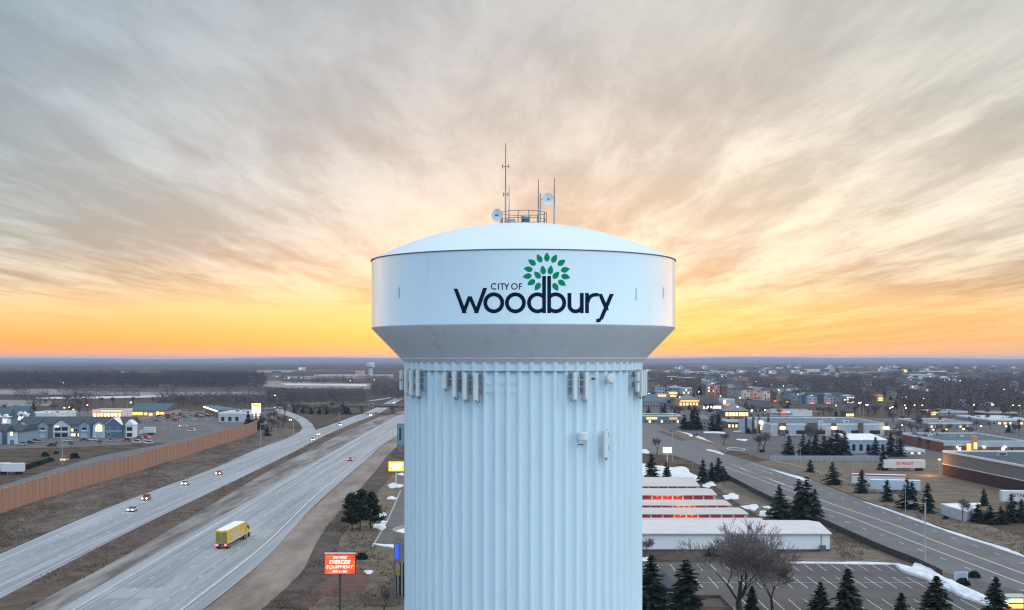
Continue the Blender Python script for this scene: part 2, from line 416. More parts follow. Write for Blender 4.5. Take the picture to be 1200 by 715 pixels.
whip(596.6,218,255,-1.0,.05,'short thin rod beside the tallest roof mast')
whip(631,210,246,.6,.07,'slim aerial left of the upright dish on the tower roof')
whip(649.6,208,260,-.6,.075,'slim aerial at the right end of the roof railing')
def dish(px, py, dyy, rad, yaw, pit, label, mast):
    Y = TD+dyy; X = xat(px, Y); zc_ = zat(py, Y); rl_ = math.hypot(X-TX, dyy); zb = roofz(rl_)-.03
    t = thing('dish_antenna', label, 'dish antenna', (X,Y,zb))
    h = zc_-zb
    if mast:
        MB().tube((-rad-.15,.25,0),(-rad-.15,.25,h+rad*1.1),.06,.05).build('mast', m_steel, t)
        MB().tube((-rad-.15,.25,h),(0,.18,h),.05).build('bracket', m_steel, t)
    else:
        MB().tube((.3,.3,0),(.3,.3,h+.2),.06).build('mast', m_steel, t)
        MB().tube((.3,.3,h),(0,.1,h),.05).build('bracket', m_steel, t)
    p = []
    for k in range(9):
        r = rad*k/8; p.append((max(r,.01), .22*rad*(k/8)**2))
    d = MB().lathe(p+[(rad*1.03,.26*rad),(rad*1.03,.20*rad),(.05,-.06)], 28).build('reflector', mat('pale_dish_paint', (.62,.66,.68), .45), t, smooth=False)
    d.location = (0,0,h); d.rotation_euler = (R(90)+pit,0,yaw)
    f = MB().tube((0,0,.02),(0,0,rad*.62),.05,.07,8).build('feed_horn', m_darkst, d)
dish(583.5,252.5,-1.2,.56,R(-38),0,'low round dish at the left end of the roof railing', False)
dish(642.2,233.5,.3,.50,R(12),0,'round dish held up on a mast at the right of the roof', True)

# ------------------------------------------------------------------ antennas mounted round the column
def col_ang(px):
    """angle about the axis of the column point seen in this column of the photo"""
    ax = (px-CX)/F; a = ax*ax+1; b = -2*(ax*TX+TD); c = TX*TX+TD*TD-(CR+.35)**2
    dsc = b*b-4*a*c
    t = (-b-math.sqrt(max(dsc,0)))/(2*a); x, y = ax*t-TX, t-TD
    return math.atan2(y, x), t
m_pan = mat('antenna_panel_paint', (.66,.70,.72), .45, .04)
GA = 'panel antennas around the top of the tower column'
def panel(px, y0, y1, w, label, radios=2, side=1, group=GA, split=False):
    a, dpt = col_ang(px); z1, z0 = zat(y0,dpt), zat(y1,dpt); h = z1-z0
    t = thing('panel_antenna', label, 'panel antenna', (TX+CR*math.cos(a), TD+CR*math.sin(a), z0), a+R(90), group)
    # local -y points away from the column
    pm = MB()
    for (c0,c1) in (((0,.46),(.54,1)) if split else ((0,1),)):
        pn = MB(); zz0, zz1 = h*c0, h*c1
        pn.add([(-w/2,-.44,zz0),(w/2,-.44,zz0),(w/2,-.62,zz0),(w*.36,-.68,zz0),(-w*.36,-.68,zz0),(-w/2,-.62,zz0)]+[(-w/2,-.44,zz1),(w/2,-.44,zz1),(w/2,-.62,zz1),(w*.36,-.68,zz1),(-w*.36,-.68,zz1),(-w/2,-.62,zz1)],
               [(k,(k+1)%6,6+(k+1)%6,6+k) for k in range(6)]+[(5,4,3,2,1,0),(6,7,8,9,10,11)])
        pn.build('panel', m_pan, t)
    MB().tube((side*w*.75,-.30,-.15),(side*w*.75,-.30,h+.1),.05).build('mount_pipe', m_steel, t)
    for zz in (h*.2,h*.8): MB().tube((side*w*.75,0.05,zz),(side*w*.75,-.3,zz),.04).tube((0,-.45,zz),(side*w*.75,-.3,zz),.035).build('bracket', m_steel, t)
    for k in range(radios):
        zz = h*(.25+.5*k/max(1,radios-1)); box('radio_unit', m_radio, t, side*w*.62, side*w*.62+side*.18, -.42,-.2, zz, zz+.42)
    lp_ = MB()
    pts = [(side*w*.1,-.5,0),(side*w*.15,-.5,-.2),(side*w*.55,-.4,-.22),(side*w*.75,-.25,.1)]
    for p, q_ in zip(pts, pts[1:]): lp_.tube(p, q_, .028, n=5)
    lp_.build('cable', m_darkst, t)
panel(473.0,434,457,.32,'stacked pair of short panels at the left edge of the tower column',1,1,split=True)
panel(478.5,433,460,.30,'narrow panel second from the left edge of the tower column',1)
panel(484.5,434,463,.36,'pale panel third from the left edge of the tower column')
panel(491.8,434,464,.28,'fourth panel from the left edge, beside a dark pipe',3)
panel(522.5,439,455,.34,'shortest panel on the left front of the tower column',2)
panel(534,435,465,.32,'plain panel right of the shortest one on the column',3)
panel(546,437,468,.34,'panel antenna second from the centre on the column left side',3)
panel(558.5,437,469,.36,'panel antenna nearest the centre on the column left side',3)
panel(672.6,436,468,.34,'panel left of a pair below the letter r of the tank',3,-1)
panel(685.8,436,468,.34,'panel right of a pair below the tank lettering',3,-1)
panel(744.5,436,459,.34,'stacked pair of short panels near the column right edge',2,-1,split=True)
panel(748.8,434,464,.30,'narrow panel third from the column right edge',1,-1)
panel(751.3,434,464,.30,'narrow panel second from the column right edge',1,-1)
panel(753.6,434,463,.30,'outermost narrow panel at the column right edge',1,1)
panel(708,504.5,536,.44,'lone tall panel lower down the column with side arms',2,1,group=None)
def colbox(px, py, name, label, cat, fn):
    a, dpt = col_ang(px); t = thing(name, label, cat, (TX+CR*math.cos(a), TD+CR*math.sin(a), zat(py,dpt)), a+R(90)); fn(t); return t
def f_dish(t):
    d = MB().lathe([(.02,0),(.40,0),(.42,.05),(.42,.16),(.3,.26),(.02,.28)], 24).build('radome', m_pan, t, smooth=False); d.location=(0,-.35,0); d.rotation_euler=(R(90),0,0)
    MB().tube((0,0.05,0),(0,-.36,0),.06).build('bracket', m_steel, t)
colbox(714.5,444,'small_dish','small white round dish high on the column right side','dish antenna',f_dish)
def f_drum(t):
    MB().lathe([(.40,-.05),(.42,0),(.42,.5),(.36,.56),(.02,.58)], 16, (0,-.5,-.4)).build('housing', m_pan, t)
    MB().tube((0,.05,-.1),(0,-.4,-.1),.06).build('bracket', m_steel, t); box('clamp', m_darkst, t, -.16,.16,-.3,-.1,-.85,-.78)
colbox(682,509,'antenna_housing','stubby white housing low on the column beside the lone panel','antenna',f_drum)
def f_box(t):
    box('case', m_darkst, t, -.1,.1,-.25,-.02,-.08,.1); box('bracket', m_steel, t, -.04,.04,-.02,.05,-.04,.04)
colbox(697,444,'junction_box','tiny dark box on the column between panel and dish','junction box',f_box)
for px, py in ((571,450),(571,459.5),(588,449),(588,460),(602,449),(602,460),(576,460)):
    colbox(px,py,'mount_stub','small pale empty mounting stub on the column front','mounting stub',
      lambda t: (MB().tube((0,.12,0),(0,-.10,0),.07,.05).build('stub', m_pan, t)))['group'] = 'empty mounting stubs on the column'
# ------------------------------------------------------------------ ground, roads, paint
def ground_mat():
    m = bpy.data.materials.new('dormant_winter_ground'); m.use_nodes = True; nt = m.node_tree; b = nt.nodes['Principled BSDF']
    b.inputs['Roughness'].default_value = .95; b.inputs['Specular IOR Level'].default_value = .05
    tc = nt.nodes.new('ShaderNodeTexCoord')
    def noise(scale, det, rough=.6, st=None):
        n = nt.nodes.new('ShaderNodeTexNoise'); n.inputs['Scale'].default_value = scale; n.inputs['Detail'].default_value = det; n.inputs['Roughness'].default_value = rough
        mp = nt.nodes.new('ShaderNodeMapping'); nt.links.new(tc.outputs['Object'], mp.inputs[0])
        if st: mp.inputs['Scale'].default_value = st
        nt.links.new(mp.outputs[0], n.inputs['Vector']); return n.outputs['Fac']
    def ramp(x, pts):
        r = nt.nodes.new('ShaderNodeValToRGB'); nt.links.new(x, r.inputs[0]); e = r.color_ramp.elements
        while len(e) < len(pts): e.new(.5)
        for el, (p, c) in zip(e, pts): el.position = p; el.color = (*c,1)
        return r.outputs[0]
    fine = ramp(noise(.11, 9, .75), [(.36,(.034,.025,.020)),(.5,(.068,.052,.041)),(.64,(.12,.094,.073))])
    vo = nt.nodes.new('ShaderNodeTexVoronoi'); vo.inputs['Scale'].default_value = .0035
    mp = nt.nodes.new('ShaderNodeMapping'); mp.inputs['Scale'].default_value = (.6,1.6,1); nt.links.new(tc.outputs['Object'], mp.inputs[0]); nt.links.new(mp.outputs[0], vo.inputs['Vector'])
    sv = nt.nodes.new('ShaderNodeSeparateColor'); nt.links.new(vo.outputs['Color'], sv.inputs[0])
    fields = ramp(sv.outputs[0], [(0,(.45,.42,.42)),(.4,(.6,.55,.52)),(.6,(1.1,1.0,.95)),(.85,(1.7,1.6,1.55)),(1,(.8,.8,.85))])
    mx = nt.nodes.new('ShaderNodeMix'); mx.data_type = 'RGBA'; mx.blend_type = 'MULTIPLY'; mx.clamp_result = False
    sy = nt.nodes.new('ShaderNodeSeparateXYZ'); nt.links.new(tc.outputs['Object'], sy.inputs[0])
    fr = nt.nodes.new('ShaderNodeMapRange'); fr.inputs[1].default_value = 1100; fr.inputs[2].default_value = 1700; nt.links.new(sy.outputs[1], fr.inputs[0])
    nt.links.new(fr.outputs[0], mx.inputs[0]); nt.links.new(fine, mx.inputs[6]); nt.links.new(fields, mx.inputs[7])
    nt.links.new(mx.outputs[2], b.inputs['Base Color'])
    return m
m_ground = ground_mat()
gm = MB()
xs = [-20000,-8000,-3000,-1000,-300,0,300,1000,3000,8000,20000]; ys = [-600,0,200,400,800,1600,3200,6400,13000,26000]
gm.v = [(x,y,0) for y in ys for x in xs]
gm.f = [(j*11+i, j*11+i+1, (j+1)*11+i+1, (j+1)*11+i) for j in range(9) for i in range(10)]
struct('ground', gm, m_ground)
m_conc = mat('pale_concrete_road', (.165,.18,.20), .62, col2=(.265,.29,.325), scale=.34, stretch=(1,.022,1), spec=.4, hard=True)
m_asph = mat('dark_asphalt', (.065,.064,.068), .8, col2=(.10,.098,.102), scale=.09)
m_asph2 = mat('worn_asphalt', (.068,.072,.078), .75, col2=(.112,.115,.122), scale=.12)
m_lot = mat('car_park_asphalt', (.056,.052,.054), .85, col2=(.098,.090,.092), scale=.09, spec=.2)
m_paintw = mat('white_road_paint', (.40,.41,.42), .75, col2=(.66,.67,.68), scale=.5)
m_painty = mat('faded_yellow_road_paint', (.40,.32,.22), .8, .1, .6)
m_snow = mat('old_snow', (.42,.45,.50), .85, col2=(.66,.69,.74), scale=.45, bump=.8)
m_tan = mat('pale_dead_verge', (.13,.105,.088), .95, col2=(.225,.19,.165), scale=.12, stretch=(1,.2,1), hard=True)
m_grey = mat('grey_gravel_shoulder', (.085,.075,.070), .95, col2=(.24,.225,.22), scale=.22, stretch=(1,.08,1), hard=True)
m_med = mat('dark_median_grass', (.050,.034,.026), .95, col2=(.098,.070,.054), scale=.25, hard=True)
m_slope = mat('dark_verge_grass', (.040,.030,.025), .95, col2=(.125,.098,.080), scale=.12, stretch=(1,.35,1), hard=True)
m_earth = mat('bare_dark_earth', (.032,.024,.021), .95, col2=(.088,.066,.054), scale=.16, hard=True)
m_russet = mat('russet_scrub', (.070,.040,.030), .95, col2=(.125,.066,.048), scale=.4, hard=True)
m_lawn = mat('dormant_lawn', (.082,.062,.044), .95, col2=(.150,.118,.088), scale=.2, hard=True)

def cat_rom(pts, n=8):
    out = []; p = [pts[0]]+list(pts)+[pts[-1]]
    for i in range(1, len(p)-2):
        for k in range(n):
            t = k/n; a,b,c,d = (np.array(p[j], float) for j in (i-1,i,i+1,i+2))
            out.append(tuple(.5*((2*b)+(c-a)*t+(2*a-5*b+4*c-d)*t*t+(3*b-a-3*c+d)*t**3)))
    out.append(tuple(p[-2])); return out
def resample(pts, n):
    a = np.array(pts, float); s = np.r_[0, np.cumsum(np.hypot(*np.diff(a, axis=0).T))]; t = np.linspace(0, s[-1], n)
    return np.c_[np.interp(t, s, a[:,0]), np.interp(t, s, a[:,1])]
def strip(name, lpx, rpx, z, m, n=60):
    l = resample([G(*p) for p in lpx], 400); r = resample([G(*p) for p in rpx], 400)
    # pair the two edges by distance from the camera
    y0 = max(l[:,1].min(), r[:,1].min()); y1 = min(l[:,1].max(), r[:,1].max())
    L_ = resample(cat_rom(resample(l, 14)), n); R_ = resample(cat_rom(resample(r, 14)), n)
    mb = MB(); mb.v = [(x,y,z) for x,y in L_]+[(x,y,z) for x,y in R_]
    mb.f = [(k, n+k, n+k+1, k+1) for k in range(n-1)]
    struct(name, mb, m); return L_, R_
def line(mb, pts, w, z, dash=None, n=80):
    p = resample(cat_rom(resample(pts, 12)), n)
    if dash:
        tot = np.hypot(*np.diff(p, axis=0).T).sum(); p = resample(p, max(8, int(tot/1.5)))
    d = np.gradient(p, axis=0); d /= np.hypot(d[:,0], d[:,1])[:,None]; nn = np.c_[-d[:,1], d[:,0]]
    a = p+nn*w/2; b = p-nn*w/2; acc = 0
    for k in range(len(p)-1):
        acc += np.hypot(*(p[k+1]-p[k]))
        if dash and (acc % (dash[0]+dash[1])) > dash[0]: continue
        mb.add([(a[k][0],a[k][1],z),(b[k][0],b[k][1],z),(b[k+1][0],b[k+1][1],z),(a[k+1][0],a[k+1][1],z)], [(0,1,2,3)])
def poly(name, px, z, m, smooth=0):
    w = [G(*p) for p in px]
    if smooth: w = cat_rom(w+[w[0]], smooth)[:-1]
    return struct(name, MB().sheet(w, z), m)

# land beside the motorway, from the noise wall to the tower
poly('wall_verge', [(-140,655),(-60,628),(6.7,600),(78,576),(120,565),(216,535),(261.7,520),(301,506),(330,500),(352,506),(320,522),(269.6,540),(226,560),(146.8,587.7),(73.4,615.8),(0,647.6),(-140,712)], .03, m_slope)
WL = [(-140,712),(0,647.6),(73.4,615.8),(146.8,587.7),(226,560),(269.6,540),(320,519),(368,505),(398,494),(432,481.7),(441,478),(451,472.3),(473,462),(520,452)]
WR = [(-140,775),(0,700),(73.4,662.3),(146.8,625.6),(239.8,580.4),(320,542),(356,524),(387,507.4),(414,496),(441,486),(455,478.5),(466,471),(480,464.6),(527,453.2)]
wl, wr = strip('highway_westbound', WL, WR, .06, m_conc)
strip('highway_median', [(-140,776),(0,700.5),(73.4,662.6),(146.8,625.9),(239.8,580.6),(320,542.2),(356,524.2),(387,507.6),(414,496.2),(441,486.2),(455,478.7)],
      [(-140,812),(36.7,711),(117.4,667),(171,638),(240,596),(320,549),(375,521.5),(405,505.8),(428,496),(446,488),(462,479.6)], .04, m_med)
strip('gravel_shoulder', [(-140,812),(36.7,711),(117.4,667),(171,638),(240,596),(320,549),(375,521.5),(405,505.8),(428,496),(446,488)],
      [(-60,790),(83,715),(159,662),(240,618),(335.7,560),(376,536.5),(414,516),(445,498),(472,484),(480,480)], .045, m_grey)
EL = [(-60,790),(83,715),(159,662),(240,618),(335.7,560),(376,536.5),(414,516),(445,498),(472,484),(520,463)]
ER = [(160,770),(238,715),(269,689),(318,650),(347,611),(391,572),(425.6,542.4),(445,523),(467.7,510),(500,496),(560,470)]
ER = [(150,782),(238,715),(318,650),(347,613),(391,572),(425.6,542.4),(445,524),(467.7,510),(500,493),(560,468)]
el, er = strip('highway_eastbound', EL, ER, .06, m_conc)
strip('frontage_verge', [(150,783),(238,716),(318,651),(347,614),(391,573),(425.6,543),(445,524.6),(467.7,510.6)],
      [(230,780),(310.6,711),(357,667),(376.7,623),(411,586.5),(440,552),(455,533),(475,514)], .035, m_tan)
strip('bare_earth_bank', [(231,781),(311,711.5),(357.4,667.4),(377,623.4),(411.4,586.8),(440.4,552.2),(455.4,533.2)],
      [(300,790),(352,715),(392,672),(398,630),(428,590),(455,560),(466,540)], .032, m_earth)
poly('russet_scrub', [(392,672),(420,664),(434,676),(425,694),(405,700),(380,700),(365,712),(350,706)], .05, m_russet, 4)
poly('sign_lawn', [(352,730),(392,668),(398,632),(430,592),(460,556),(478,556),(478,740)], .031, m_lawn)
poly('corner_car_park', [(437,641),(452,616),(463,592),(470,576),(500,576),(500,646),(473,640.5),(455,640)], .06, m_asph)
kb = MB(); line(kb, [G(*p) for p in ((436.5,641),(451.5,616),(462.5,592),(469.5,575))], .4, .13)
struct('kerb', kb, mat('kerb_concrete', (.30,.29,.28), .8))
# slip road and the road over the bridge
strip('slip_road', [(298,530),(320,522),(338,513),(351,506.5),(354.5,502),(351,495.5),(344,490.5),(334,486.5),(321,482.3)],
      [(312,526.5),(335,515.5),(354,509.5),(369,505),(367,498),(358,490.6),(347,485.5),(335,481.3),(324,478.8)], .065, m_conc)
strip('cross_road', [(250,481),(300,478.8),(329,476.2),(349,473),(395,471)], [(250,484),(300,481),(329,478.2),(349,474.5),(395,472)], .05, m_asph2)
mk = MB()
def edge_lines(E, offs, w, dash=None, z=.09):
    for o_ in offs:
        A, B = E; line(mk, [tuple(a+(b-a)*o_) for a, b in zip(A, B)], w, z, dash)
edge_lines((wl,wr), (.17,.90), .22); edge_lines((wl,wr), (.37,.56,.74), .15, (3,9))
edge_lines((el,er), (.10,.86), .24); edge_lines((el,er), (.30,.49,.67), .15, (3,9))
struct('road_paint', mk, m_paintw)
poly('concrete_patch', [(290,632),(299,620),(323,620),(311,632)], .075, mat('new_concrete',(.255,.27,.295),.7,.08,.4))
poly('concrete_patch', [(128,690),(205,690),(190,702),(112,702)], .075, mat('new_concrete',(.33,.34,.355)))
# tar joints and worn wheel tracks lie in the slab
jt = MB()
for E in ((wl,wr),(el,er)):
    A, B = E
    for o_ in (.16,.36,.66,.87): line(jt, [tuple(a+(b-a)*(o_+.012)) for a, b in zip(A, B)], .14, .082)
struct('road_joint', jt, mat('dark_road_joint', (.11,.11,.115), .85))

# the county road right of the tower
poly('county_road', [(738,494),(753,494),(770,498),(785,506),(806,516),(830,519),(850,532),(885,542),(945,559.5),(1022,591),(1104,619),(1200,652),(1330,697),(1330,757),(1230,720),(1160,694),(1116,676),(1080,658),(1030,638),(960,606),(903,583),(849,560.5),(835,553),(812,541),(790,534),(738,531)], .05, m_asph2)
m2 = MB(); m3 = MB()
def pl(mb, px, w, z=.08, dash=None): line(mb, [G(*p) for p in px], w, z, dash)
pl(m3, [(868,549),(925,570),(962,586.5),(1058,619),(1084,630),(1200,673),(1290,706)], .55)
pl(m2, [(905,577),(988,603),(1072,636),(1200,685),(1260,708)], .28)
pl(m2, [(849,547),(911,569.7),(940,581)], .24); pl(m2, [(856,543.7),(920,569)], .24)
pl(m2, [(870,541.5),(940,567),(1060,610),(1200,661),(1290,694)], .2, .08, (3,9))
pl(m2, [(900,577),(1000,615),(1120,661),(1200,693)], .2, .08, (3,9))
pl(m2, [(880,543),(906,551.5)], .25); pl(m2, [(884,549),(906,556)], .2)
struct('county_road_paint', m2, m_paintw); struct('centre_line', m3, m_painty)
poly('road_island', [(769,505),(775,505.2),(790,509.5),(806,516),(800,517.3),(785,512)], .12, m_med)
poly('road_verge', [(790,503.5),(812,509),(835,517),(860,526),(850,530),(832,521),(806,516.4),(788,509)], .06, m_lawn)
poly('far_verge', [(885,541.4),(903,540),(1110,540),(1110,600),(1200,630),(1340,668),(1330,692),(1200,650),(1104,617.5),(1022,589.5),(945,558.5)], .04, m_lawn)
poly('near_verge', [(849,562),(903,585),(960,608),(1030,640),(1080,660),(1116,678),(1160,697),(1150,708),(1052,661),(925,659),(905,650),(972,646),(972,630),(890,606),(865,590),(838,570)], .04, m_lawn)
poly('roadside_ditch', [(846,563),(903,585.5),(960,608.5),(1000,628),(1040,646),(1018,644),(985,630),(950,613),(900,592),(845,570)], .055, mat('ditch_grass', (.05,.042,.035), .95, col2=(.085,.07,.06), scale=.2))
# car park bottom right with bay lines
LY0, LY1 = 204.0, 259.0
struct('car_park', MB().sheet([(20,196),(92,196),(92,226),(81,259.5),(20,259.5)], .06), m_lot)
bl = MB()
for k in range(24):
    x = 24+2.72*k
    if x < 80: bl.box(x, x+.11, 249.6, 257.2, .064, .068) if not (52 < x < 55) else None
    if x < 80: bl.box(x, x+.11, 230.5, 242.3, .064, .068)
    if x < 82: bl.box(x-.4, x-.29, 209.5, 219.8, .064, .068)
bl.box(24, 82, 236.3, 236.41, .07, .074)
struct('bay_lines', bl, m_paintw)
struct('storage_yard', MB().sheet([(0,288),(66,288),(70,300),(63,330),(61,420),(0,420)], .055), m_asph)
struct('retail_yard', MB().sheet([G(740,531),G(740,478),G(1030,490),G(1260,490),G(1260,545),G(1110,541),G(903,540),G(858,527),G(830,517),G(790,502)], .03), mat('retail_tarmac', (.045,.045,.050), .85, col2=(.085,.083,.088), scale=.05))
struct('shop_yard', MB().sheet([G(0,526),G(90,524),G(150,521),G(200,519),G(330,494),G(330,482),G(60,482),G(0,490)], .03), mat('shop_tarmac', (.06,.056,.058), .85, col2=(.11,.104,.106), scale=.03))
strip('wall_side_street', [(-60,590),(0,569.5),(60,551),(120,533.5),(180,523),(225,512),(247,506.5),(251,501),(236,498),(200,497)],
      [(-60,600),(0,577),(60,556.5),(120,540.5),(180,528),(230,515.5),(256,507),(260,500.5),(240,495.5),(200,494.5)], .05, m_asph2)
poly('store_lawn', [(903,541),(1104,541),(1104,557),(1200,579),(1240,600),(1200,606),(1100,590),(1060,560),(960,556),(920,551)], .047, m_lawn)

# snow that has not melted: each patch with a little depth
def snow(px, label, h=.18, group='snow patches left on the ground', name='snow_patch', n=4):
    w = [Vector(G(*p)) for p in px]; w = [Vector(p[:2]) for p in cat_rom([tuple(v) for v in w]+[tuple(w[0])], n)[:-1]]
    c = sum(w, Vector((0,0)))/len(w); rs = random.Random(label)
    ph = [rs.uniform(0,6.28) for _ in range(4)]; kk = len(w)
    w = [c+(p-c)*(1+(.17*math.sin(2*math.pi*i/kk*3+ph[0])+.12*math.sin(2*math.pi*i/kk*5+ph[1])+rs.uniform(-.11,.11))*(1.0 if kk < 40 else .35)) for i, p in enumerate(w)]
    k = len(w); vs = []
    for s, z in ((1,.0),(.97,h*.6),(.7,h),(.35,h*1.1)):
        vs += [((p.x-c.x)*s, (p.y-c.y)*s, .055+z*(1 if s == 1 else rs.uniform(.8,1.2))) for p in w]
    fs = [(j*k+i, j*k+(i+1)%k, (j+1)*k+(i+1)%k, (j+1)*k+i) for j in range(3) for i in range(k)]+[tuple(range(3*k,4*k))]
    o = MB().add(vs, fs).build(name, m_snow); o.location = (c.x,c.y,0); tag(o, label, 'snow', group)
def ell(cx, cy, rx_, ry, n=9): return [(cx+rx_*math.cos(2*math.pi*k/n), cy+ry*math.sin(2*math.pi*k/n)) for k in range(n)]
snow(ell(463,569.5,9,2.6), 'snow patch around the foot of the yellow lit sign')
snow(ell(459,584,5.5,1.8), 'small snow patch just beyond the pair of pines and nearer than the yellow sign')
snow(ell(447,604,6.5,2.6), 'snow patch touching the right side of the pines')
snow(ell(450,612,4,.9), 'thin sliver of snow between two larger patches by the pines')
snow(ell(445,617.5,8,4), 'broad snow patch nearest the right foot of the pines')
snow([(437,637.6),(450,638.5),(472,640),(472,643),(455,642)], 'long thin strip of snow at the end of the small car park')
snow(ell(432,671,5,2.2), 'lone snow patch right of the red lit sign')
snow(ell(470,556,4,1.4), 'snow scrap behind the post of the yellow sign')
snow([(745,545),(768,546.5),(790,546),(801,549),(812,556),(824,564.5),(812,566),(798,560),(760,560.5),(745,560)], 'large snow field behind the storage sheds', .3, n=3)
snow([(823,568),(833,564.6),(838,567),(836,570),(828,572)], 'snow patch at the back right corner of the sheds')
snow([(847,580.5),(858,579),(867,581.5),(862,585),(851,585.5)], 'oval snow patch on the grass right of the second shed')
snow([(869,594),(880,591.5),(890,594),(886,597.5),(876,598)], 'snow patch on the grass right of the third shed')
snow([(888,601),(897,599),(905,600.5),(900,605),(893,605)], 'snow patch beside the group of four spruces')
snow([(893,594.2),(900,593.6),(905,595.3),(898,596.4)], 'small snow scrap left of the first spruce by the road')
snow([(1050,662),(1068,660),(1088,668),(1104,678),(1132,690),(1160,703),(1152,706),(1132,704),(1112,694),(1092,683),(1068,674)], 'long bank of ploughed snow at the edge of the car park', .7, n=3)
snow([(915,659.6),(980,659.6),(1052,661),(1052,662.6),(980,661.4),(915,661.2)], 'narrow ridge of snow along the back of the car park', .25)
snow([(745,654.6),(760,654),(768,656.5),(762,658.3),(745,658)], 'snow patch at the car park corner beside the tower', .25)
snow([(745,526.8),(757,527.6),(762,530.5),(756,531.6),(745,531)], 'snow on the verge right beside the tower column', .3)
for px, lb in (([(906,551.3),(930,557),(948,563),(946,564.4),(926,558.8)],'thin ridge of snow on the far kerb by the corner of the screen wall'),
               ([(1022,590.5),(1060,604),(1104,619),(1103,620.8),(1060,606),(1022,592)],'longest ridge of snow along the far kerb of the county road'),
               ([(1116,623.6),(1150,634.5),(1185,645.3),(1200,650.6),(1200,653),(1160,640.3),(1116,625.5)],'ridge of snow at the far kerb near the right end of the road'),
               ([(829,526.3),(846,531),(845,532.6),(829,528)],'ridge of snow on the kerb at the junction'),
               ([(794,505),(812,509.5),(829,515.5),(828,516.6),(810,510.8)],'line of snow beside the car at the shop car park'),
               ([(825,505.8),(848,506.6),(848,508),(826,507.6)],'snow strip along the shop car park edge'),
               ([(862,505),(876,505.6),(876,506.8),(862,506.6)],'short snow strip before the dark pylons'),
               ([(864,514.5),(876,515.3),(874,516.8),(864,516)],'snow scrap beside the turning circle')): snow(px, lb, .2)
cc = MB(); c0 = G(862.5,526.5); a_, b_ = 10*dep(526.5)/F, 9.0
for k in range(40):
    t, t2 = 2*math.pi*k/40, 2*math.pi*(k+1)/40
    cc.add([(c0[0]+a_*s*math.cos(q_), c0[1]+b_*s*math.sin(q_), z) for q_ in (t,t2) for s, z in ((1,.05),(1,.2),(.9,.2),(.9,.05))], [(0,4,5,1),(1,5,6,2),(2,6,7,3)])
o = cc.build('snow_ring', m_snow); tag(o, 'ring of snow round the turning circle by the county road', 'snow')
struct('turning_circle', MB().sheet([(c0[0]+a_*1.6*math.cos(2*math.pi*k/30), c0[1]+b_*1.6*math.sin(2*math.pi*k/30)) for k in range(30)], .07), m_asph)

# far land: low ridges on the skyline and pale open fields
hb = MB(); nx = 240
hn = [(rng.uniform(.4,1.6), rng.uniform(0,6.28), rng.uniform(.2,1)) for _ in range(9)]
rows = [(11500,0),(13500,14),(15500,26),(17500,20),(19500,36),(21500,46),(23500,30),(25500,0)]
for Y, hz_ in rows:
    for i in range(nx):
        x = -15000+30000*i/(nx-1)
        s = sum(a*math.sin(x/1000*f*1.4+p+Y*.0013*f) for f, p, a in hn)/4.2
        hb.v.append((x, Y, max(0 if hz_ == 0 else 1, hz_*1.35*(.66+.46*s))-.5))
hb.f = [(j*nx+i, j*nx+i+1, (j+1)*nx+i+1, (j+1)*nx+i) for j in range(len(rows)-1) for i in range(nx-1)]
struct('hills', hb, mat('wooded_hills', (.035,.033,.033), .95, col2=(.075,.068,.065), scale=.0016, stretch=(1,1,1)), smooth=True)
m_fieldp = mat('pale_field', (.15,.14,.135), .95, col2=(.21,.195,.185), scale=.02)
m_fieldf = mat('frosted_field', (.40,.38,.37), .95, col2=(.62,.59,.57), scale=.012)
for px in ([(0,457),(60,456.5),(110,459),(180,460),(310,459.5),(310,463),(180,464),(60,463),(0,462.5)],
           [(278,447),(330,446.5),(420,449.5),(472,450),(472,455),(430,456),(330,455),(300,452)],
           [(288,434),(350,433.5),(340,436.5),(300,437)], [(0,469),(60,470),(60,476),(0,477)]):
    poly('field', px, .3, m_fieldp)
for px in ([(40,466),(120,464.8),(200,463.6),(200,465.5),(120,467.5),(45,468)], [(330,449.5),(430,450.8),(430,452.6),(335,451.5)], [(1060,434.6),(1110,435),(1108,436),(1062,435.6)],
           [(990,435.2),(1040,434.8),(1040,436.2),(990,436.6)]):
    poly('field', px, .4, m_fieldf)
poly('far_highway', [(432,469.8),(450,467.2),(474,462),(474,463.6),(452,468.2),(434,470.8)], .35, m_conc)

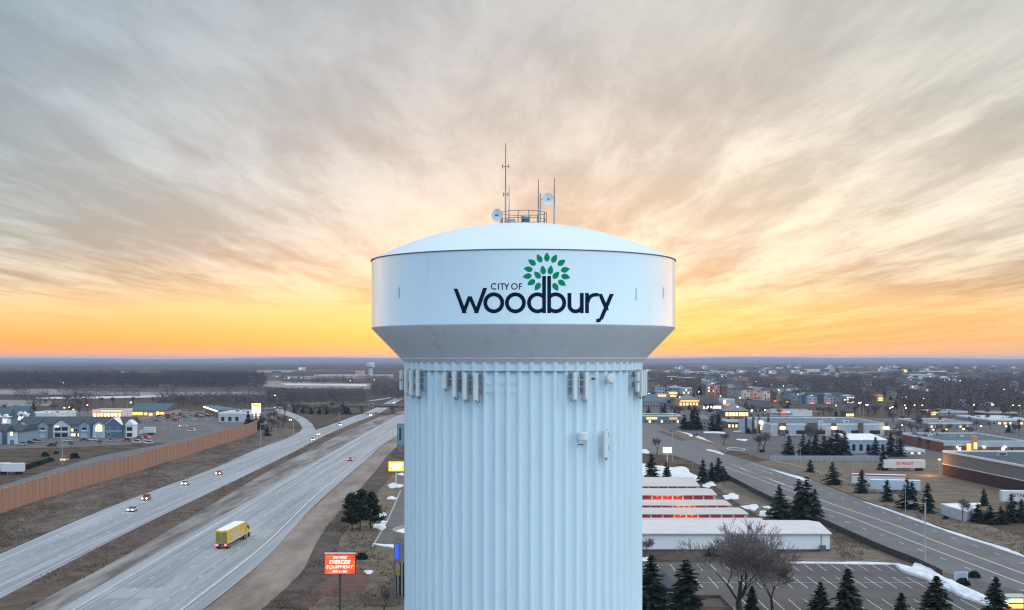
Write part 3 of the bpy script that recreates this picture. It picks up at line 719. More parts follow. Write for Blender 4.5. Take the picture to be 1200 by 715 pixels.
# dead grass standing on the verges: tufts nobody could count
def tufts(name, strips, n, h, col, col2, seed):
    r = np.random.RandomState(seed); V = []
    for lpx, rpx, share in strips:
        L_ = resample([G(*p) for p in lpx], 500); R_ = resample([G(*p) for p in rpx], 500); k = int(n*share)
        i = (499*r.rand(k)**1.6).astype(int); t = r.rand(k)[:,None]; p = L_[i]*(1-t)+R_[i]*t
        keep = np.sin(p[:,0]*.21+p[:,1]*.05)+np.sin(p[:,1]*.083-p[:,0]*.13)+r.rand(k)*1.2 > .35; p = p[keep]; k = len(p)
        for j in range(5):
            a = r.rand(k)*6.283; hh = r.uniform(h*.4, h, k); w = r.uniform(.05,.12,k)*h*2; q_ = p+r.randn(k,2)*.35
            dx_, dy_ = np.cos(a)*w, np.sin(a)*w; ln = r.randn(k,2)*.25*h
            V.append(np.stack([np.c_[q_[:,0]-dx_,q_[:,1]-dy_,np.full(k,.05)], np.c_[q_[:,0]+dx_,q_[:,1]+dy_,np.full(k,.05)], np.c_[q_+ln, hh+.05]], 1))
    v = np.concatenate(V).reshape(-1,3); nt_ = len(v)//3
    me = bpy.data.meshes.new(name); me.vertices.add(len(v)); me.vertices.foreach_set('co', v.ravel()); me.loops.add(len(v)); me.loops.foreach_set('vertex_index', np.arange(len(v)))
    me.polygons.add(nt_); me.polygons.foreach_set('loop_start', np.arange(nt_)*3); me.polygons.foreach_set('loop_total', np.full(nt_,3)); me.update(); me.validate()
    me.materials.append(mat('blades_'+name, col, .95, col2=col2, scale=.3, spec=.05)); o = bpy.data.objects.new(name, me); COL.objects.link(o); o['kind'] = 'stuff'; o['label'] = 'tufts of dead grass on the verges'
tufts('dead_grass', [
 ([(0,602),(78,578),(120,567),(216,537),(261.7,522),(301,508)], [(0,646),(73.4,614.5),(146.8,586.5),(226,559),(269.6,539),(320,518)], .34),
 ([(0,702),(73.4,664),(146.8,627),(239.8,581.5),(320,543),(387,508.5)], [(36.7,710),(117.4,666),(171,637),(240,595),(320,548),(405,505)], .18),
 ([(312,712),(358,668),(378,623),(412,587),(441,552)], [(352,715),(392,672),(398,630),(428,590),(455,560)], .14),
 ([(365,712),(396,668),(402,632),(434,590)], [(470,712),(470,668),(437,638),(462,585)], .12),
 ([(1110,675),(1075,658),(1030,640),(960,608),(903,585)], [(1048,662),(1020,658),(985,655),(975,632),(892,606)], .12),
 ([(1200,652),(1104,619),(1022,591),(945,560)], [(1230,622),(1110,596),(1050,562),(950,545)], .10)], 9000, .55, (.09,.068,.05), (.20,.16,.12), 3)
# ------------------------------------------------------------------ buildings
def wm(name, c, **k): return mat('wall_'+name, c, .85, .10, .5, spec=.15, **k)
W_grey = wm('grey', (.22,.225,.24)); W_white = wm('white', (.58,.585,.60)); W_pale = wm('pale', (.40,.42,.46)); W_brick = wm('brick', (.19,.085,.06)); W_bdark = wm('dark_brick', (.085,.040,.038))
W_beige = wm('beige', (.34,.29,.235)); W_cream = wm('cream', (.64,.53,.43)); W_salmon = wm('salmon', (.66,.34,.26)); W_blue = wm('blue_grey', (.15,.20,.27)); W_lblue = wm('light_blue', (.30,.38,.48))
W_teal = wm('teal', (.10,.17,.20)); W_brown = wm('brown', (.13,.095,.08)); W_dark = wm('dark', (.06,.06,.07)); W_orange = wm('orange_brick', (.50,.26,.16)); W_red = wm('red', (.35,.06,.06)); W_taupe = wm('taupe', (.235,.205,.19))
def rm(name, c): return mat('roof_'+name, c, .85, .18, .25, spec=.15)
R_grey = rm('grey', (.16,.165,.18)); R_dark = rm('dark', (.055,.062,.075)); R_blue = rm('blue', (.09,.13,.17)); R_teal = rm('teal', (.06,.10,.12)); R_pale = rm('pale', (.42,.44,.48)); R_white = rm('snowy', (.62,.63,.66)); R_brown = rm('brown', (.10,.08,.075))
M_trim = mat('pale_trim', (.60,.61,.62), .7, .05); M_glass = mat('dark_window_glass', (.02,.025,.032), .12, .1, spec=.6); M_frame = mat('window_frame_white', (.55,.56,.57), .7)
E_warm = glow('warm_window', (1,.62,.25), 2.2); E_gold = glow('golden_window', (1,.52,.13), 3.0); E_white = glow('white_window', (1,.93,.80), 2.4); E_red = glow('red_sign', (1,.10,.05), 3.0); E_orange = glow('orange_sign', (1,.33,.06), 3.2)
E_green = glow('green_sign', (.1,.9,.55), 1.6); E_blue = glow('blue_sign', (.12,.25,1), 3.0); E_bulb = glow('white_bulb', (1,.93,.82), 26.0); E_sod = glow('sodium_bulb', (1,.58,.20), 22.0)

def wins(t, n, rows, x0, x1, z0, h, w, mats, y=-.03, prob=1.0, rs=None, frame=False):
    rs = rs or random.Random(len(t.name)*7+n)
    for r in range(rows):
        for k in range(n):
            if rs.random() > prob: continue
            xc = x0+(x1-x0)*(k+.5)/n; m_ = rs.choice(mats); zz = z0+r*(h*1.9)
            f = box('window', M_frame if frame else M_trim, t, xc-w/2-.08, xc+w/2+.08, y, 0.02, zz-.08, zz+h+.08)
            box('pane', m_, f, xc-w/2, xc+w/2, y-.03, y+.01, zz, zz+h)
def bld(name, label, px0, px1, py, hpx, dm, wall, roof, kind='flat', cat='building', rh=0, group=None, win=None, trim=None, awn=None, sign=None, units=0, skew=0.0, door=None, back=None):
    """a building whose front foot runs along row py of the photo from px0 to px1; hpx its wall height in photo pixels; dm its depth in metres"""
    Y = dep(py); x0, x1 = xat(px0,Y), xat(px1,Y); w = x1-x0; h = hpx*Y/F
    t = thing(name, label, cat, ((x0+x1)/2, Y, 0), skew, group)
    a, b = -w/2, w/2
    box('wall', wall, t, a, b, 0, dm, 0, h)
    if kind == 'flat':
        box('roof', roof, t, a+.35, b-.35, .35, dm-.35, h-.02, h+.06)
        pr = MB()
        for q_ in ((a-.1,b+.1,-.1,.3),(a-.1,b+.1,dm-.3,dm+.1),(a-.1,a+.3,.3,dm-.3),(b-.3,b+.1,.3,dm-.3)): pr.box(*q_, h-.3, h+.55)
        pr.build('parapet', trim or M_trim, t)
    elif kind == 'gablex': MB().gable(a, b, 0, dm, h-.02, h+(rh or dm*.25), 'x', .5).build('roof', roof, t)
    elif kind == 'gabley': MB().gable(a, b, 0, dm, h-.02, h+(rh or w*.3), 'y', .4).build('roof', roof, t)
    elif kind == 'hip': MB().hip(a, b, 0, dm, h-.02, h+(rh or dm*.25)).build('roof', roof, t)
    elif kind == 'mono': MB().add([(a-.3,-.4,h-.05),(b+.3,-.4,h-.05),(b+.3,dm+.4,h+rh),(a-.3,dm+.4,h+rh),(a-.3,-.4,h+.15),(b+.3,-.4,h+.15),(b+.3,dm+.4,h+rh+.2),(a-.3,dm+.4,h+rh+.2)],[(3,2,1,0),(4,5,6,7),(0,1,5,4),(1,2,6,5),(2,3,7,6),(3,0,4,7)]).build('roof', roof, t)
    if win: wins(t, win[0], win[1], a+w*.03, b-w*.03, h*win[2], h*win[3], w/win[0]*win[4], win[5], prob=win[6] if len(win) > 6 else 1)
    if awn: box('awning', awn[1], t, a+w*awn[2], a+w*awn[3], -1.4, 0.0, h*awn[0], h*awn[0]+max(.35,h*.08))
    if sign:
        for s in sign: box('sign', s[0], t, a+w*s[1], a+w*s[2], -.35, -.02, h*s[3], h*s[4])
    if door: box('door', door, t, -.9, .9, -.06, .02, 0.0, min(2.3,h*.6))
    for k in range(units):
        rs = random.Random(int(px0)*31+k); ux = a+w*rs.uniform(.12,.88); uy = dm*rs.uniform(.2,.8); s = rs.uniform(.7,1.4)
        u_ = box('roof_unit', M_trim if rs.random() < .6 else m_steel, t, ux-s, ux+s, uy-s*.8, uy+s*.8, h+.05, h+.1+s)
        box('unit_grille', m_darkst, u_, ux-s*.6, ux+s*.6, uy-s*.85, uy-s*.79, h+.35, h+s*.8)
    t['w'] = w; t['h'] = h
    return t

# -- storage sheds beside the tower, rows aligned with the car park
m_shroof = mat('ribbed_shed_roof', (.43,.405,.40), .6, .10, .4, stretch=(.2,1,1)); m_shroof2 = mat('pale_shed_roof', (.47,.46,.47), .6, .10, .4)
m_door = mat('red_roller_door', (.46,.030,.034), .55, .1, 1, stretch=(.1,1,6)); m_shwall = mat('shed_wall_cream', (.50,.47,.45), .7)
def shed(y0, y1, xr, eave, ridge, lab, lamps, doors=True, n=None):
    xl = 24.0; w = xr-xl
    t = thing('storage_shed', lab, 'storage shed', ((xl+xr)/2, y0, 0), 0, 'storage sheds in rows beside the tower')
    a, b, d = -w/2, w/2, y1-y0
    box('wall', m_shwall, t, a, b, 0, d, 0, eave)
    rf = MB(); ov = .35; ym = d/2
    rf.add([(a-ov,-ov,eave-.04),(b+ov,-ov,eave-.04),(b+ov,d+ov,eave-.04),(a-ov,d+ov,eave-.04),(a-ov,-ov,eave+.14),(b+ov,-ov,eave+.14),(b+ov,d+ov,eave+.14),(a-ov,d+ov,eave+.14),(a-ov,ym,ridge),(b+ov,ym,ridge)],
      [(3,2,1,0),(0,1,5,4),(2,3,7,6),(4,5,9,8),(6,7,8,9),(1,2,6,9,5),(3,0,4,8,7)])
    r_ = rf.build('roof', m_shroof, t)
    box('gutter', M_trim, r_, a-ov, b+ov, -ov-.14, -ov-.01, eave-.02, eave+.13)
    k = 0; x = b-.75
    while x-2.45 > a:
        dr = MB()
        for s in range(8): dr.box(x-2.45, x, -.05-.02*(s%2), .02, .02+s*.333, .02+(s+1)*.333)
        dr.build('roller_door', m_door, t)
        box('door_post', M_trim, t, x+.08, x+.32, -.1, .02, 0, eave-.1)
        if k in lamps:
            lm = box('wall_lamp', m_steel, t, x-1.4, x-1.0, -.28, .02, eave-.28, eave-.13)
            box('bulb', E_warm, lm, x-1.36, x-1.04, -.26, -.06, eave-.33, eave-.285)
            l_ = bpy.data.lights.new('wall_lamp_light', 'POINT'); l_.energy = 150; l_.color = (1,.42,.10); l_.shadow_soft_size = .6
            lo = bpy.data.objects.new('wall_lamp_light', l_); COL.objects.link(lo); lo.parent = t; lo.location = (x-1.2,-1.9,eave-.9)
        x -= 2.95; k += 1
    return t
shed(386, 414, 57.0, 2.9, 4.3, 'farthest storage shed, next to the snow field and spruces', (6,))
shed(361, 378.5, 58.2, 2.9, 3.7, 'second storage shed from the back, its whole red doors in view', (3,4,5))
shed(336, 348, 58.0, 2.9, 3.3, 'middle storage shed with only the tops of its doors showing', (3,4))
shed(317, 329.5, 59.0, 2.9, 3.2, 'storage shed just behind the long white building', (4,5))
t = thing('white_shed', 'long white metal building beside the car park behind the bare tree', 'storage building', (48,275.5,0))
mw = mat('white_metal_cladding', (.70,.70,.71), .5, .04, 2, stretch=(6,1,.2))
w1 = MB(); w1.box(-26, 21.3, 0, 22, 0, 3.7); w1.build('wall', mw, t)
def pent(mb, x0, x1, y0, ym, y1, z0, zm):
    return mb.add([(x0,y0,z0),(x1,y0,z0),(x1,y1,z0),(x0,y1,z0),(x0,y0,z0+.16),(x1,y0,z0+.16),(x1,y1,z0+.16),(x0,y1,z0+.16),(x0,ym,zm),(x1,ym,zm)],
      [(3,2,1,0),(0,1,5,4),(2,3,7,6),(4,5,9,8),(6,7,8,9),(1,2,6,9,5),(3,0,4,8,7)])
pent(MB(), -26.3, 21.7, -.4, 11, 22.4, 3.68, 4.9).build('roof', m_shroof2, t)
pent(MB(), -26.3, 11.5, 22.6, 25.5, 28.4, 3.4, 4.0).build('rear_roof', m_shroof, t)
box('rear_wall', mw, t, -26, 11.2, 22.61, 28, 0, 3.42)
gt = box('gutter', M_steel if False else m_steel, t, -26.3, 21.7, -.58, -.42, 3.62, 3.8)
MB().tube((19.5,-.2,.1),(19.5,-.2,3.7),.09).build('downpipe', m_steel, t)
box('base_trim', W_dark, t, -26, 21.35, -.06, .0, 0, .35)
box('meter_cabinet', m_darkst, t, 19.0,20.2,-1.1,-.3,0,1.3)

# -- big store with taupe upper wall and brick below
A = G(1105,557); B_ = (158.8, 385.0)
t = thing('big_store', 'large flat roofed store with taupe upper wall over dark red brick', 'store', (A[0],A[1],0))
hx = B_[0]-A[0]; hy = B_[1]-A[1]
fp = [(0,0),(hx,hy),(hx+2.6,hy-35),(150,hy-35),(150,0)]
MB().prism(fp, 0, 4.1).build('brick_wall', wm('store_brick',(.060,.030,.030)), t)
MB().prism([(p[0]+(.01 if p[0]<20 else 0),p[1]) for p in fp], 4.102, 8.3).build('wall', wm('store_taupe',(.185,.155,.138)), t)
MB().prism([(.5,-.5),(hx+.5,hy),(hx+3.1,hy-34.5),(149.5,hy-34.5),(149.5,-.5)], 8.302, 8.35).build('roof', rm('store_slate',(.05,.068,.088)), t)
cp = MB()
def wallseg(mb, p, q_, w, z0, z1):
    d = Vector((q_[0]-p[0], q_[1]-p[1])).normalized(); n_ = Vector((-d.y,d.x))*w/2
    return mb.prism([(p[0]+n_.x,p[1]+n_.y),(p[0]-n_.x,p[1]-n_.y),(q_[0]-n_.x,q_[1]-n_.y),(q_[0]+n_.x,q_[1]+n_.y)], z0, z1)
wallseg(cp, (0,0), (hx,hy), .5, 8.31, 8.95); wallseg(cp, (hx,hy-.3), (hx+2.6,hy-35), .5, 8.31, 8.95); wallseg(cp, (.3,0), (150,0), .5, 8.31, 8.96)
cp.build('parapet', M_trim, t)
bd = MB(); wallseg(bd, (-.05,.1), (hx-.05,hy), .25, 4.0, 4.22); bd.build('string_course', M_trim, t)
for k in range(5):
    ux, uy = 14+k*11, -18-(k*23)%30; u_ = box('roof_unit', m_steel, t, ux-1.6, ux+1.6, uy-1.2, uy+1.2, 8.36, 9.8); box('unit_grille', m_darkst, u_, ux-1.1, ux+1.1, uy-1.3, uy-1.19, 8.6, 9.5)

# -- right side, from near to far
bld('strip_mall','long pale strip mall with brown brick piers behind the dark spruces',903,1040,511,13.5,74,W_pale,R_blue,cat='shops',units=6,win=(6,1,.16,.34,.55,[M_glass,M_glass,E_white],.6))
sm = bpy.data.objects['strip_mall']
for k, (u0,u1) in enumerate(((.07,.13),(.31,.40),(.52,.56),(.75,.79),(.975,1.0))):
    w, h = sm['w'], sm['h']; p_ = box('brick_pier', W_brown, sm, -w/2+w*u0, -w/2+w*u1, -.9, .0-.001, 0, h+.9)
    if k != 1 and k != 3:
        xc = -w/2+w*(u0+u1)/2; box('wall_lamp', E_sod, p_, xc-1.3, xc+1.3, -1.2, -.92, h*.62, h*.80)
t = thing('pylon_shops','shop front with dark pylons and a bright white globe sign','shops',(*G(888,508),0))
Yp = dep(508); s_ = Yp/F
box('wall', W_pale, t, -15*s_, 13*s_, 1.0, 20, 0, 15*s_); box('roof', R_grey, t, -15*s_+.3, 13*s_-.3, 1.3, 19.7, 15*s_+.002, 15*s_+.12)
for dxp in (-13.5,-5,2,12.5): box('pylon', W_dark, t, dxp*s_-.55, dxp*s_+.55, -.3, .99, 0, 19*s_)
bx = MB(); bm_ = bmesh.new(); bmesh.ops.create_icosphere(bm_, subdivisions=2, radius=.9); bx.add([v.co for v in bm_.verts], [tuple(v.index for v in f.verts) for f in bm_.faces]); bm_.free()
gl_ = bx.build('globe_sign', E_bulb, t); gl_.location = (3.0*s_, -1.0, 13*s_)
box('lit_window', E_gold, t, 1.4*s_, 5*s_, .9, .99, 4*s_, 8*s_); box('door', M_glass, t, -3.5*s_, -1*s_, .9, .99, 0, 5*s_); box('lit_window', E_warm, t, 8*s_, 11*s_, .9, .99, 3*s_, 7*s_)
bld('flat_shop','low building with a snow covered roof among the dark trees',995,1040,531.5,15.5,26,W_lblue,R_white,'mono',cat='building',rh=1.2,win=(5,1,.2,.5,.45,[M_glass]),door=W_red)
bld('brick_store','flat roofed brick store with yellow lit entrance tower',1106,1204,530,12,62,W_brick,R_teal,cat='store',units=5,win=(9,1,.12,.34,.3,[M_glass,E_white],.35))
bs = bpy.data.objects['brick_store']; w, h = bs['w'], bs['h']
tw = box('entrance_tower', W_orange, bs, -w*.17, -w*.105, -1.5, 2.5, 0, h+2.6); box('lit_window', E_gold, tw, -w*.155, -w*.118, -1.62, -1.502, h*.35, h*.95); box('lit_doorway', E_orange, bs, -w*.225, -w*.175, -.12, -.01, 0, h*.85)
box('upper_fascia', W_pale, bs, -w/2-.12, -w*.23, -.2, -.101, h*.62, h+.3); box('upper_fascia', W_pale, bs, -w*.1, w/2, -.2, -.101, h*.5, h+.3)
for k, u_ in enumerate((-.34,-.02,.23)): box('wall_lamp', E_bulb, bs, w*u_-.3, w*u_+.3, -.6, -.3, h*.45, h*.45+.35)
bld('corner_shop','small dark hipped roof shop behind the nearest conifer',765,793,705,15,14,W_dark,R_dark,'hip',cat='shop',rh=2.4,win=(2,1,.3,.4,.4,[M_glass]),door=W_brown)
bld('lit_porch_shop','low brick shop with a glowing orange front at the foot of the bare tree',812,858,729,14,10,W_brick,R_brown,cat='shop',sign=((E_orange,.05,.75,.55,.9),),door=M_glass,trim=W_brown)
SH = [ # name,label,px0,px1,py,hpx,depth,wall,roof,kind,extra
 ('teal_shop','low teal shop with two orange red lit signs beside the tower',753,798,496,8.5,30,W_teal,R_teal,'flat',dict(sign=((E_orange,.10,.38,.55,.80),(E_red,.70,.90,.5,.8)),win=(9,1,.08,.35,.4,[M_glass,E_warm],.8),units=2)),
 ('brown_shop','brown block with a blue awning near the junction',852,874,502,8,18,W_brown,R_grey,'flat',dict(awn=(.75,W_blue,.15,.65),win=(5,1,.15,.4,.5,[M_glass,E_warm]))),
 ('stone_shop','small pale stone building between two dark evergreens',820,831,503,11,14,W_taupe,R_grey,'hip',dict(win=(3,2,.15,.2,.4,[M_glass]))),
 ('lit_restaurant','restaurant with golden lit windows under a broad grey hip roof',849,878,489,7,24,W_brown,R_grey,'hip',dict(rh=5.5,win=(7,1,.2,.6,.7,[E_gold,E_warm]))),
 ('white_lit_shop','shop with a row of white lit windows under a slate hip roof',823,846,480,6,24,W_beige,R_dark,'hip',dict(rh=6.5,win=(6,1,.2,.5,.7,[E_white]))),
 ('red_sign_shop','pale shop with a round white lit sign and red band',847,861,476,7.5,22,W_pale,R_grey,'flat',dict(sign=((E_white,.05,.24,.35,.9),(E_red,.3,.75,.05,.25)))),
 ('dark_roof_shop','low shop with a dark pitched roof right of the golden restaurant',878,903,484,6,22,W_grey,R_dark,'gablex',dict(win=(5,1,.2,.5,.5,[M_glass,E_warm]))),
 ('blue_roof_shop','blue roofed shop beside the right edge of the column',752,772,479,8,24,W_grey,R_blue,'gablex',dict(rh=6,win=(6,1,.2,.4,.5,[M_glass,E_white]))),
 ('blue_roof_shop','wide blue roofed shop left of the amber lit one',770,786,478,6,22,W_blue,R_blue,'gablex',dict(rh=5,win=(5,1,.2,.4,.5,[M_glass]))),
 ('amber_shop','amber lit shop with glowing eaves in the middle of the shops',795,820,476,7,24,W_orange,R_grey,'hip',dict(rh=5,sign=((E_orange,.1,.95,.78,.95),),win=(6,1,.15,.4,.5,[E_warm,E_gold]))),
 ('yellow_band_shop','shop with bright yellow bands and orange sign far right of the column',784,794,467,7,20,W_beige,R_brown,'flat',dict(sign=((E_gold,.05,.95,.75,.95),(E_gold,.15,.9,.35,.5)))),
 ('orange_sign_shop','low shop with a long orange lit sign beside the yellow banded shop',767,782,467.5,5,20,W_taupe,R_grey,'flat',dict(sign=((E_orange,.12,.9,.5,.9),),win=(4,1,.08,.3,.5,[E_warm]))),
 ('grey_block','grey block above the amber lit shop',785,799,461,7,26,W_grey,R_grey,'flat',dict(win=(5,2,.12,.25,.5,[M_glass]))),
 ('grey_block','pale grey block left of the brick townhouses',800,811,462,7,26,W_pale,R_grey,'flat',dict(win=(4,2,.12,.25,.5,[M_glass,E_warm]))),
 ('beige_block','beige block close to the column above the orange sign',757,768,461,7,24,W_beige,R_brown,'gablex',dict(win=(4,2,.1,.25,.5,[M_glass]))),
 ('beige_block','pale block with blue door near the column',769,779,462,8,24,W_pale,R_grey,'gabley',dict(win=(3,2,.1,.25,.5,[M_glass]))),
 ('office_block','square brick office with pink lit corners on the far right of the column',783,793.5,451.5,10,22,W_brick,R_pale,'flat',dict(win=(4,3,.08,.15,.5,[M_glass,E_warm]),trim=W_cream)),
 ('grey_depot','broad dark depot with a pale roof beyond the office block',796,815,451,8,60,W_dark,R_pale,'flat',dict(units=2)),
 ('grey_depot','long grey depot nearest the column on the skyline side',757,781,449.5,5,50,W_grey,R_grey,'flat',dict(units=2)),
 ('white_depot','very long white roofed depot far off right of the column',803,861,438.4,2.6,90,W_white,R_white,'flat',{}),
 ('beige_house_block','small beige block left of the teal roofed houses',835,839.5,448.5,4.5,16,W_cream,R_brown,'gablex',dict(win=(3,2,.1,.25,.5,[M_glass]))),
 ('teal_roof_house','teal roofed house left of its twin beyond the townhouses',843,850,448,3,14,W_teal,R_teal,'gablex',{}),
 ('teal_roof_house','teal roofed house right of its twin beyond the townhouses',852,861,448,3,14,W_teal,R_teal,'gablex',{}),
 ('white_hall','long white hall on the far slope, left of the pale terrace',946,978,436,3,70,W_white,R_pale,'flat',{}),
 ('white_hall','bright hall with a white roof far right on the slope',1005,1022,434.2,3,60,W_white,R_white,'flat',{}),
 ('pink_terrace','long pinkish terrace under the far white halls',984,1030,437.5,2.2,40,W_cream,R_brown,'gablex',{}),
 ('blue_hall','pale blue hall beside the small amber tower',1036,1052,436,3,60,W_lblue,R_pale,'flat',{}),
 ('amber_tower','small amber lit tower on the far slope',1058.5,1063,438.5,5.5,20,W_orange,R_brown,'flat',dict(sign=((E_gold,.2,.8,.4,.9),))),
 ('grey_hall','grey hall with two white lamps below the amber tower',1066,1086,445,6,40,W_pale,R_pale,'flat',{}),
 ('lit_tenement','small block with amber lit floors alone before the dark wood',1028,1035,470.5,7,16,W_orange,R_brown,'flat',dict(sign=((E_gold,.08,.92,.15,.3),(E_warm,.08,.92,.5,.62)))),
 ('blue_block','blue grey flats at the right end of the townhouse row',988,1002,472.5,8.5,20,W_blue,R_grey,'flat',dict(win=(4,3,.08,.16,.5,[M_glass,E_white]),sign=((E_white,.35,.8,.02,.14),))),
 ('lit_cottage','little building covered in warm lights before the blue flats',991,1001,489,6,14,W_brown,R_dark,'hip',dict(win=(4,1,.2,.5,.5,[E_warm,E_gold]))),
 ('long_white_shop','long white roofed shop with red and blue signs behind the strip mall',904,952,488,6,30,W_white,R_grey,'flat',dict(sign=((E_red,.2,.36,.55,.9),(E_blue,.38,.45,.6,.9)),awn=(.55,W_red,.0,.5))),
 ('dark_barn','dark shop with a snowy roof far right',1156,1192,488.5,4.5,24,W_dark,R_dark,'flat',dict(trim=W_cream)),
 ('sign_barn','low shop with yellow bands right of the dark wood',1089,1099,487,4.5,18,W_brown,R_brown,'flat',dict(sign=((E_gold,.1,.95,.6,.9),(E_gold,.1,.7,.15,.4)))),
 ('pink_lit_shop','shop with a pink lit front and turquoise roof',1089,1104,477.5,3.5,20,W_red,R_teal,'gablex',dict(rh=3.4,sign=((E_white,.03,.2,.4,.9),(E_warm,.6,.95,.4,.8)))),
 ('blue_gable_shop','blue shop with a light blue pitched roof',1128,1136,479,4,18,W_blue,rm('light_blue',(.30,.38,.46)),'gablex',dict(rh=4.5)),
 ('white_lit_hall','wide flat hall with white lit patches right of the blue pitched roof',1138,1166,475.5,3,22,W_teal,R_teal,'flat',dict(sign=((E_white,.06,.14,.2,.8),(E_warm,.33,.55,.2,.8),(E_white,.85,.97,.2,.8)))),
 ('cream_gable_shop','cream gabled shop left of the blue pitched roof',1121,1127,477,4,14,W_cream,R_brown,'gabley',dict(sign=((E_white,.05,.95,.05,.4),))),
 ('wide_flat_store','wide flat store with weathered grey and white roof',1088,1142,502,5.5,60,W_grey,R_grey,'flat',dict(win=(12,1,.15,.4,.4,[E_warm,M_glass,M_glass],.6),units=5)),
 ('wide_flat_store','long flat store with snow streaked roof at the right edge',1160,1215,498,5.5,60,W_grey,R_pale,'flat',dict(win=(8,1,.15,.4,.4,[M_glass,E_warm],.6),units=4)),
 ('far_store','flat grey store with a line of ceiling lights far right',1100,1134,487,4,40,W_grey,R_grey,'flat',dict(units=3)),
 ('dining_block','small lit diner left of the brick store',1072,1086,521,9,18,W_taupe,R_pale,'flat',dict(win=(4,2,.12,.3,.4,[E_warm,M_glass],.8))),
 ('office_low','low pale office between the lit diner and the spruces',1058,1084,533,4.5,18,W_pale,R_pale,'flat',dict(win=(6,1,.2,.4,.5,[E_warm,M_glass,M_glass]))),
]
for nm, lb, a, b, py, hp, dm, wl_, rf_, kd, ex in SH: bld(nm, lb, a, b, py, hp, dm, wl_, rf_, kd, **ex)
TH = [(829,838,463.5,9.5,W_orange,'orange brick townhouse with cream edge at the left end of the row'),(838,846,463.8,11,W_salmon,'tallest salmon townhouse near the left end of the row'),(846,854,464.2,9,W_brick,'dark brick townhouse right of the tallest one'),
 (854,862,465,8.5,W_taupe,'taupe townhouse right of the dark brick one'),(862,871,466,8.5,W_grey,'grey townhouse in the left half of the row'),(871,882,467.5,9,W_cream,'cream townhouse in the middle of the row'),(883,895,468.5,10,W_salmon,'wide salmon townhouse in the middle of the row'),
 (895,905.5,469.5,10,W_cream,'cream townhouse between salmon and brick ones'),(905.5,912.5,470.5,9,W_brick,'narrow red brick townhouse right of the cream one'),(912.5,919.5,471,8,W_beige,'small beige townhouse in the right half'),(919.5,927.5,471.5,8.5,W_blue,'blue townhouse left of the grey gabled one'),
 (927.5,938,472.5,10.5,W_grey,'grey townhouse with a raised gable'),(938,947,472.5,8,W_teal,'teal townhouse right of the raised gable'),(947,957,473,8.5,W_lblue,'light blue townhouse with red sign below'),(957,966,473,8.5,W_dark,'dark townhouse with lit floors in the right half'),
 (966,976,473,8,W_lblue,'pale blue townhouse near the right end of the row'),(976,986,473,8.5,W_taupe,'taupe townhouse at the right end of the row')]
for i, (a, b, py, hp, wl_, lb) in enumerate(TH):
    bld('townhouse', lb, a, b, py, hp*1.18, 12, wl_, R_dark if i % 3 else R_grey, 'gablex' if i not in (1,11) else 'gabley', rh=2.4, group='row of coloured townhouses', win=(3,3,.08,.17,.5,[M_glass,M_glass,E_warm],.9), sign=((E_red,.2,.7,.0,.12),) if i in (8,10,13,15) else None)

# -- screen wall on the far side of the county road
t = thing('screen_wall','long pale concrete screen wall before the dark spruces','wall',(*G(971,540),0))
s_ = dep(540)/F; box('panel', mat('screen_concrete',(.27,.28,.31),.8), t, -68*s_, 69*s_, -.1, .1, 0, 1.9); box('coping', M_trim, t, -68.3*s_, 69.3*s_, -.2, .2, 1.902, 2.0)
for k in range(24): box('post', m_steel, t, (-68+137*k/23)*s_-.15, (-68+137*k/23)*s_+.15, -.22, -.102, 0, 1.88)

# -- left side: noise wall
NB = [(-140,661),(-60,627),(6.7,600),(40,588),(78,576),(120,565),(170,549.5),(216,535),(261.7,520),(291,511.7),(301,506)]
P_ = resample(cat_rom(resample([G(*p) for p in NB], 16)), 89)
c0 = P_[44]; t = thing('noise_wall','long brown panelled noise wall curving along the motorway','wall',(c0[0],c0[1],0))
m_nw = mat('brown_timber_wall', (.235,.118,.072), .85, col2=(.34,.19,.125), scale=.9, stretch=(1,1,.04)); m_nwp = mat('brown_wall_post', (.25,.135,.088), .85)
pn = MB()
for k in range(88):
    a, b = P_[k]-c0, P_[k+1]-c0; d = (b-a)/np.hypot(*(b-a)); nn = np.array([-d[1],d[0]])*.1
    nsub = 6
    pn.prism([tuple(a+nn),tuple(a-nn),tuple(b-nn),tuple(b+nn)], 0, 6.5)
pn.build('panel', m_nw, t)
cpm = MB()
for k in range(88):
    a, b = P_[k]-c0, P_[k+1]-c0; d = (b-a)/np.hypot(*(b-a)); nn = np.array([-d[1],d[0]])*.17
    cpm.prism([tuple(a+nn),tuple(a-nn),tuple(b-nn),tuple(b+nn)], 6.52, 6.66)
cpm.build('coping', mat('wall_coping_grey',(.22,.22,.24),.8), t)
for k in range(89):
    a = P_[k]-c0; d = P_[min(k+1,88)]-P_[max(k-1,0)]; an = math.atan2(d[1], d[0])
    o = box('post', m_nwp, t, -.14,.14,-.17,.17,0,6.9); o.location = (a[0],a[1],0); o.rotation_euler = (0,0,an)
box('foundation', W_dark, t, -.01,.01,-.01,.01,0,.02)
bpy.data.objects.remove(bpy.data.objects['foundation'])

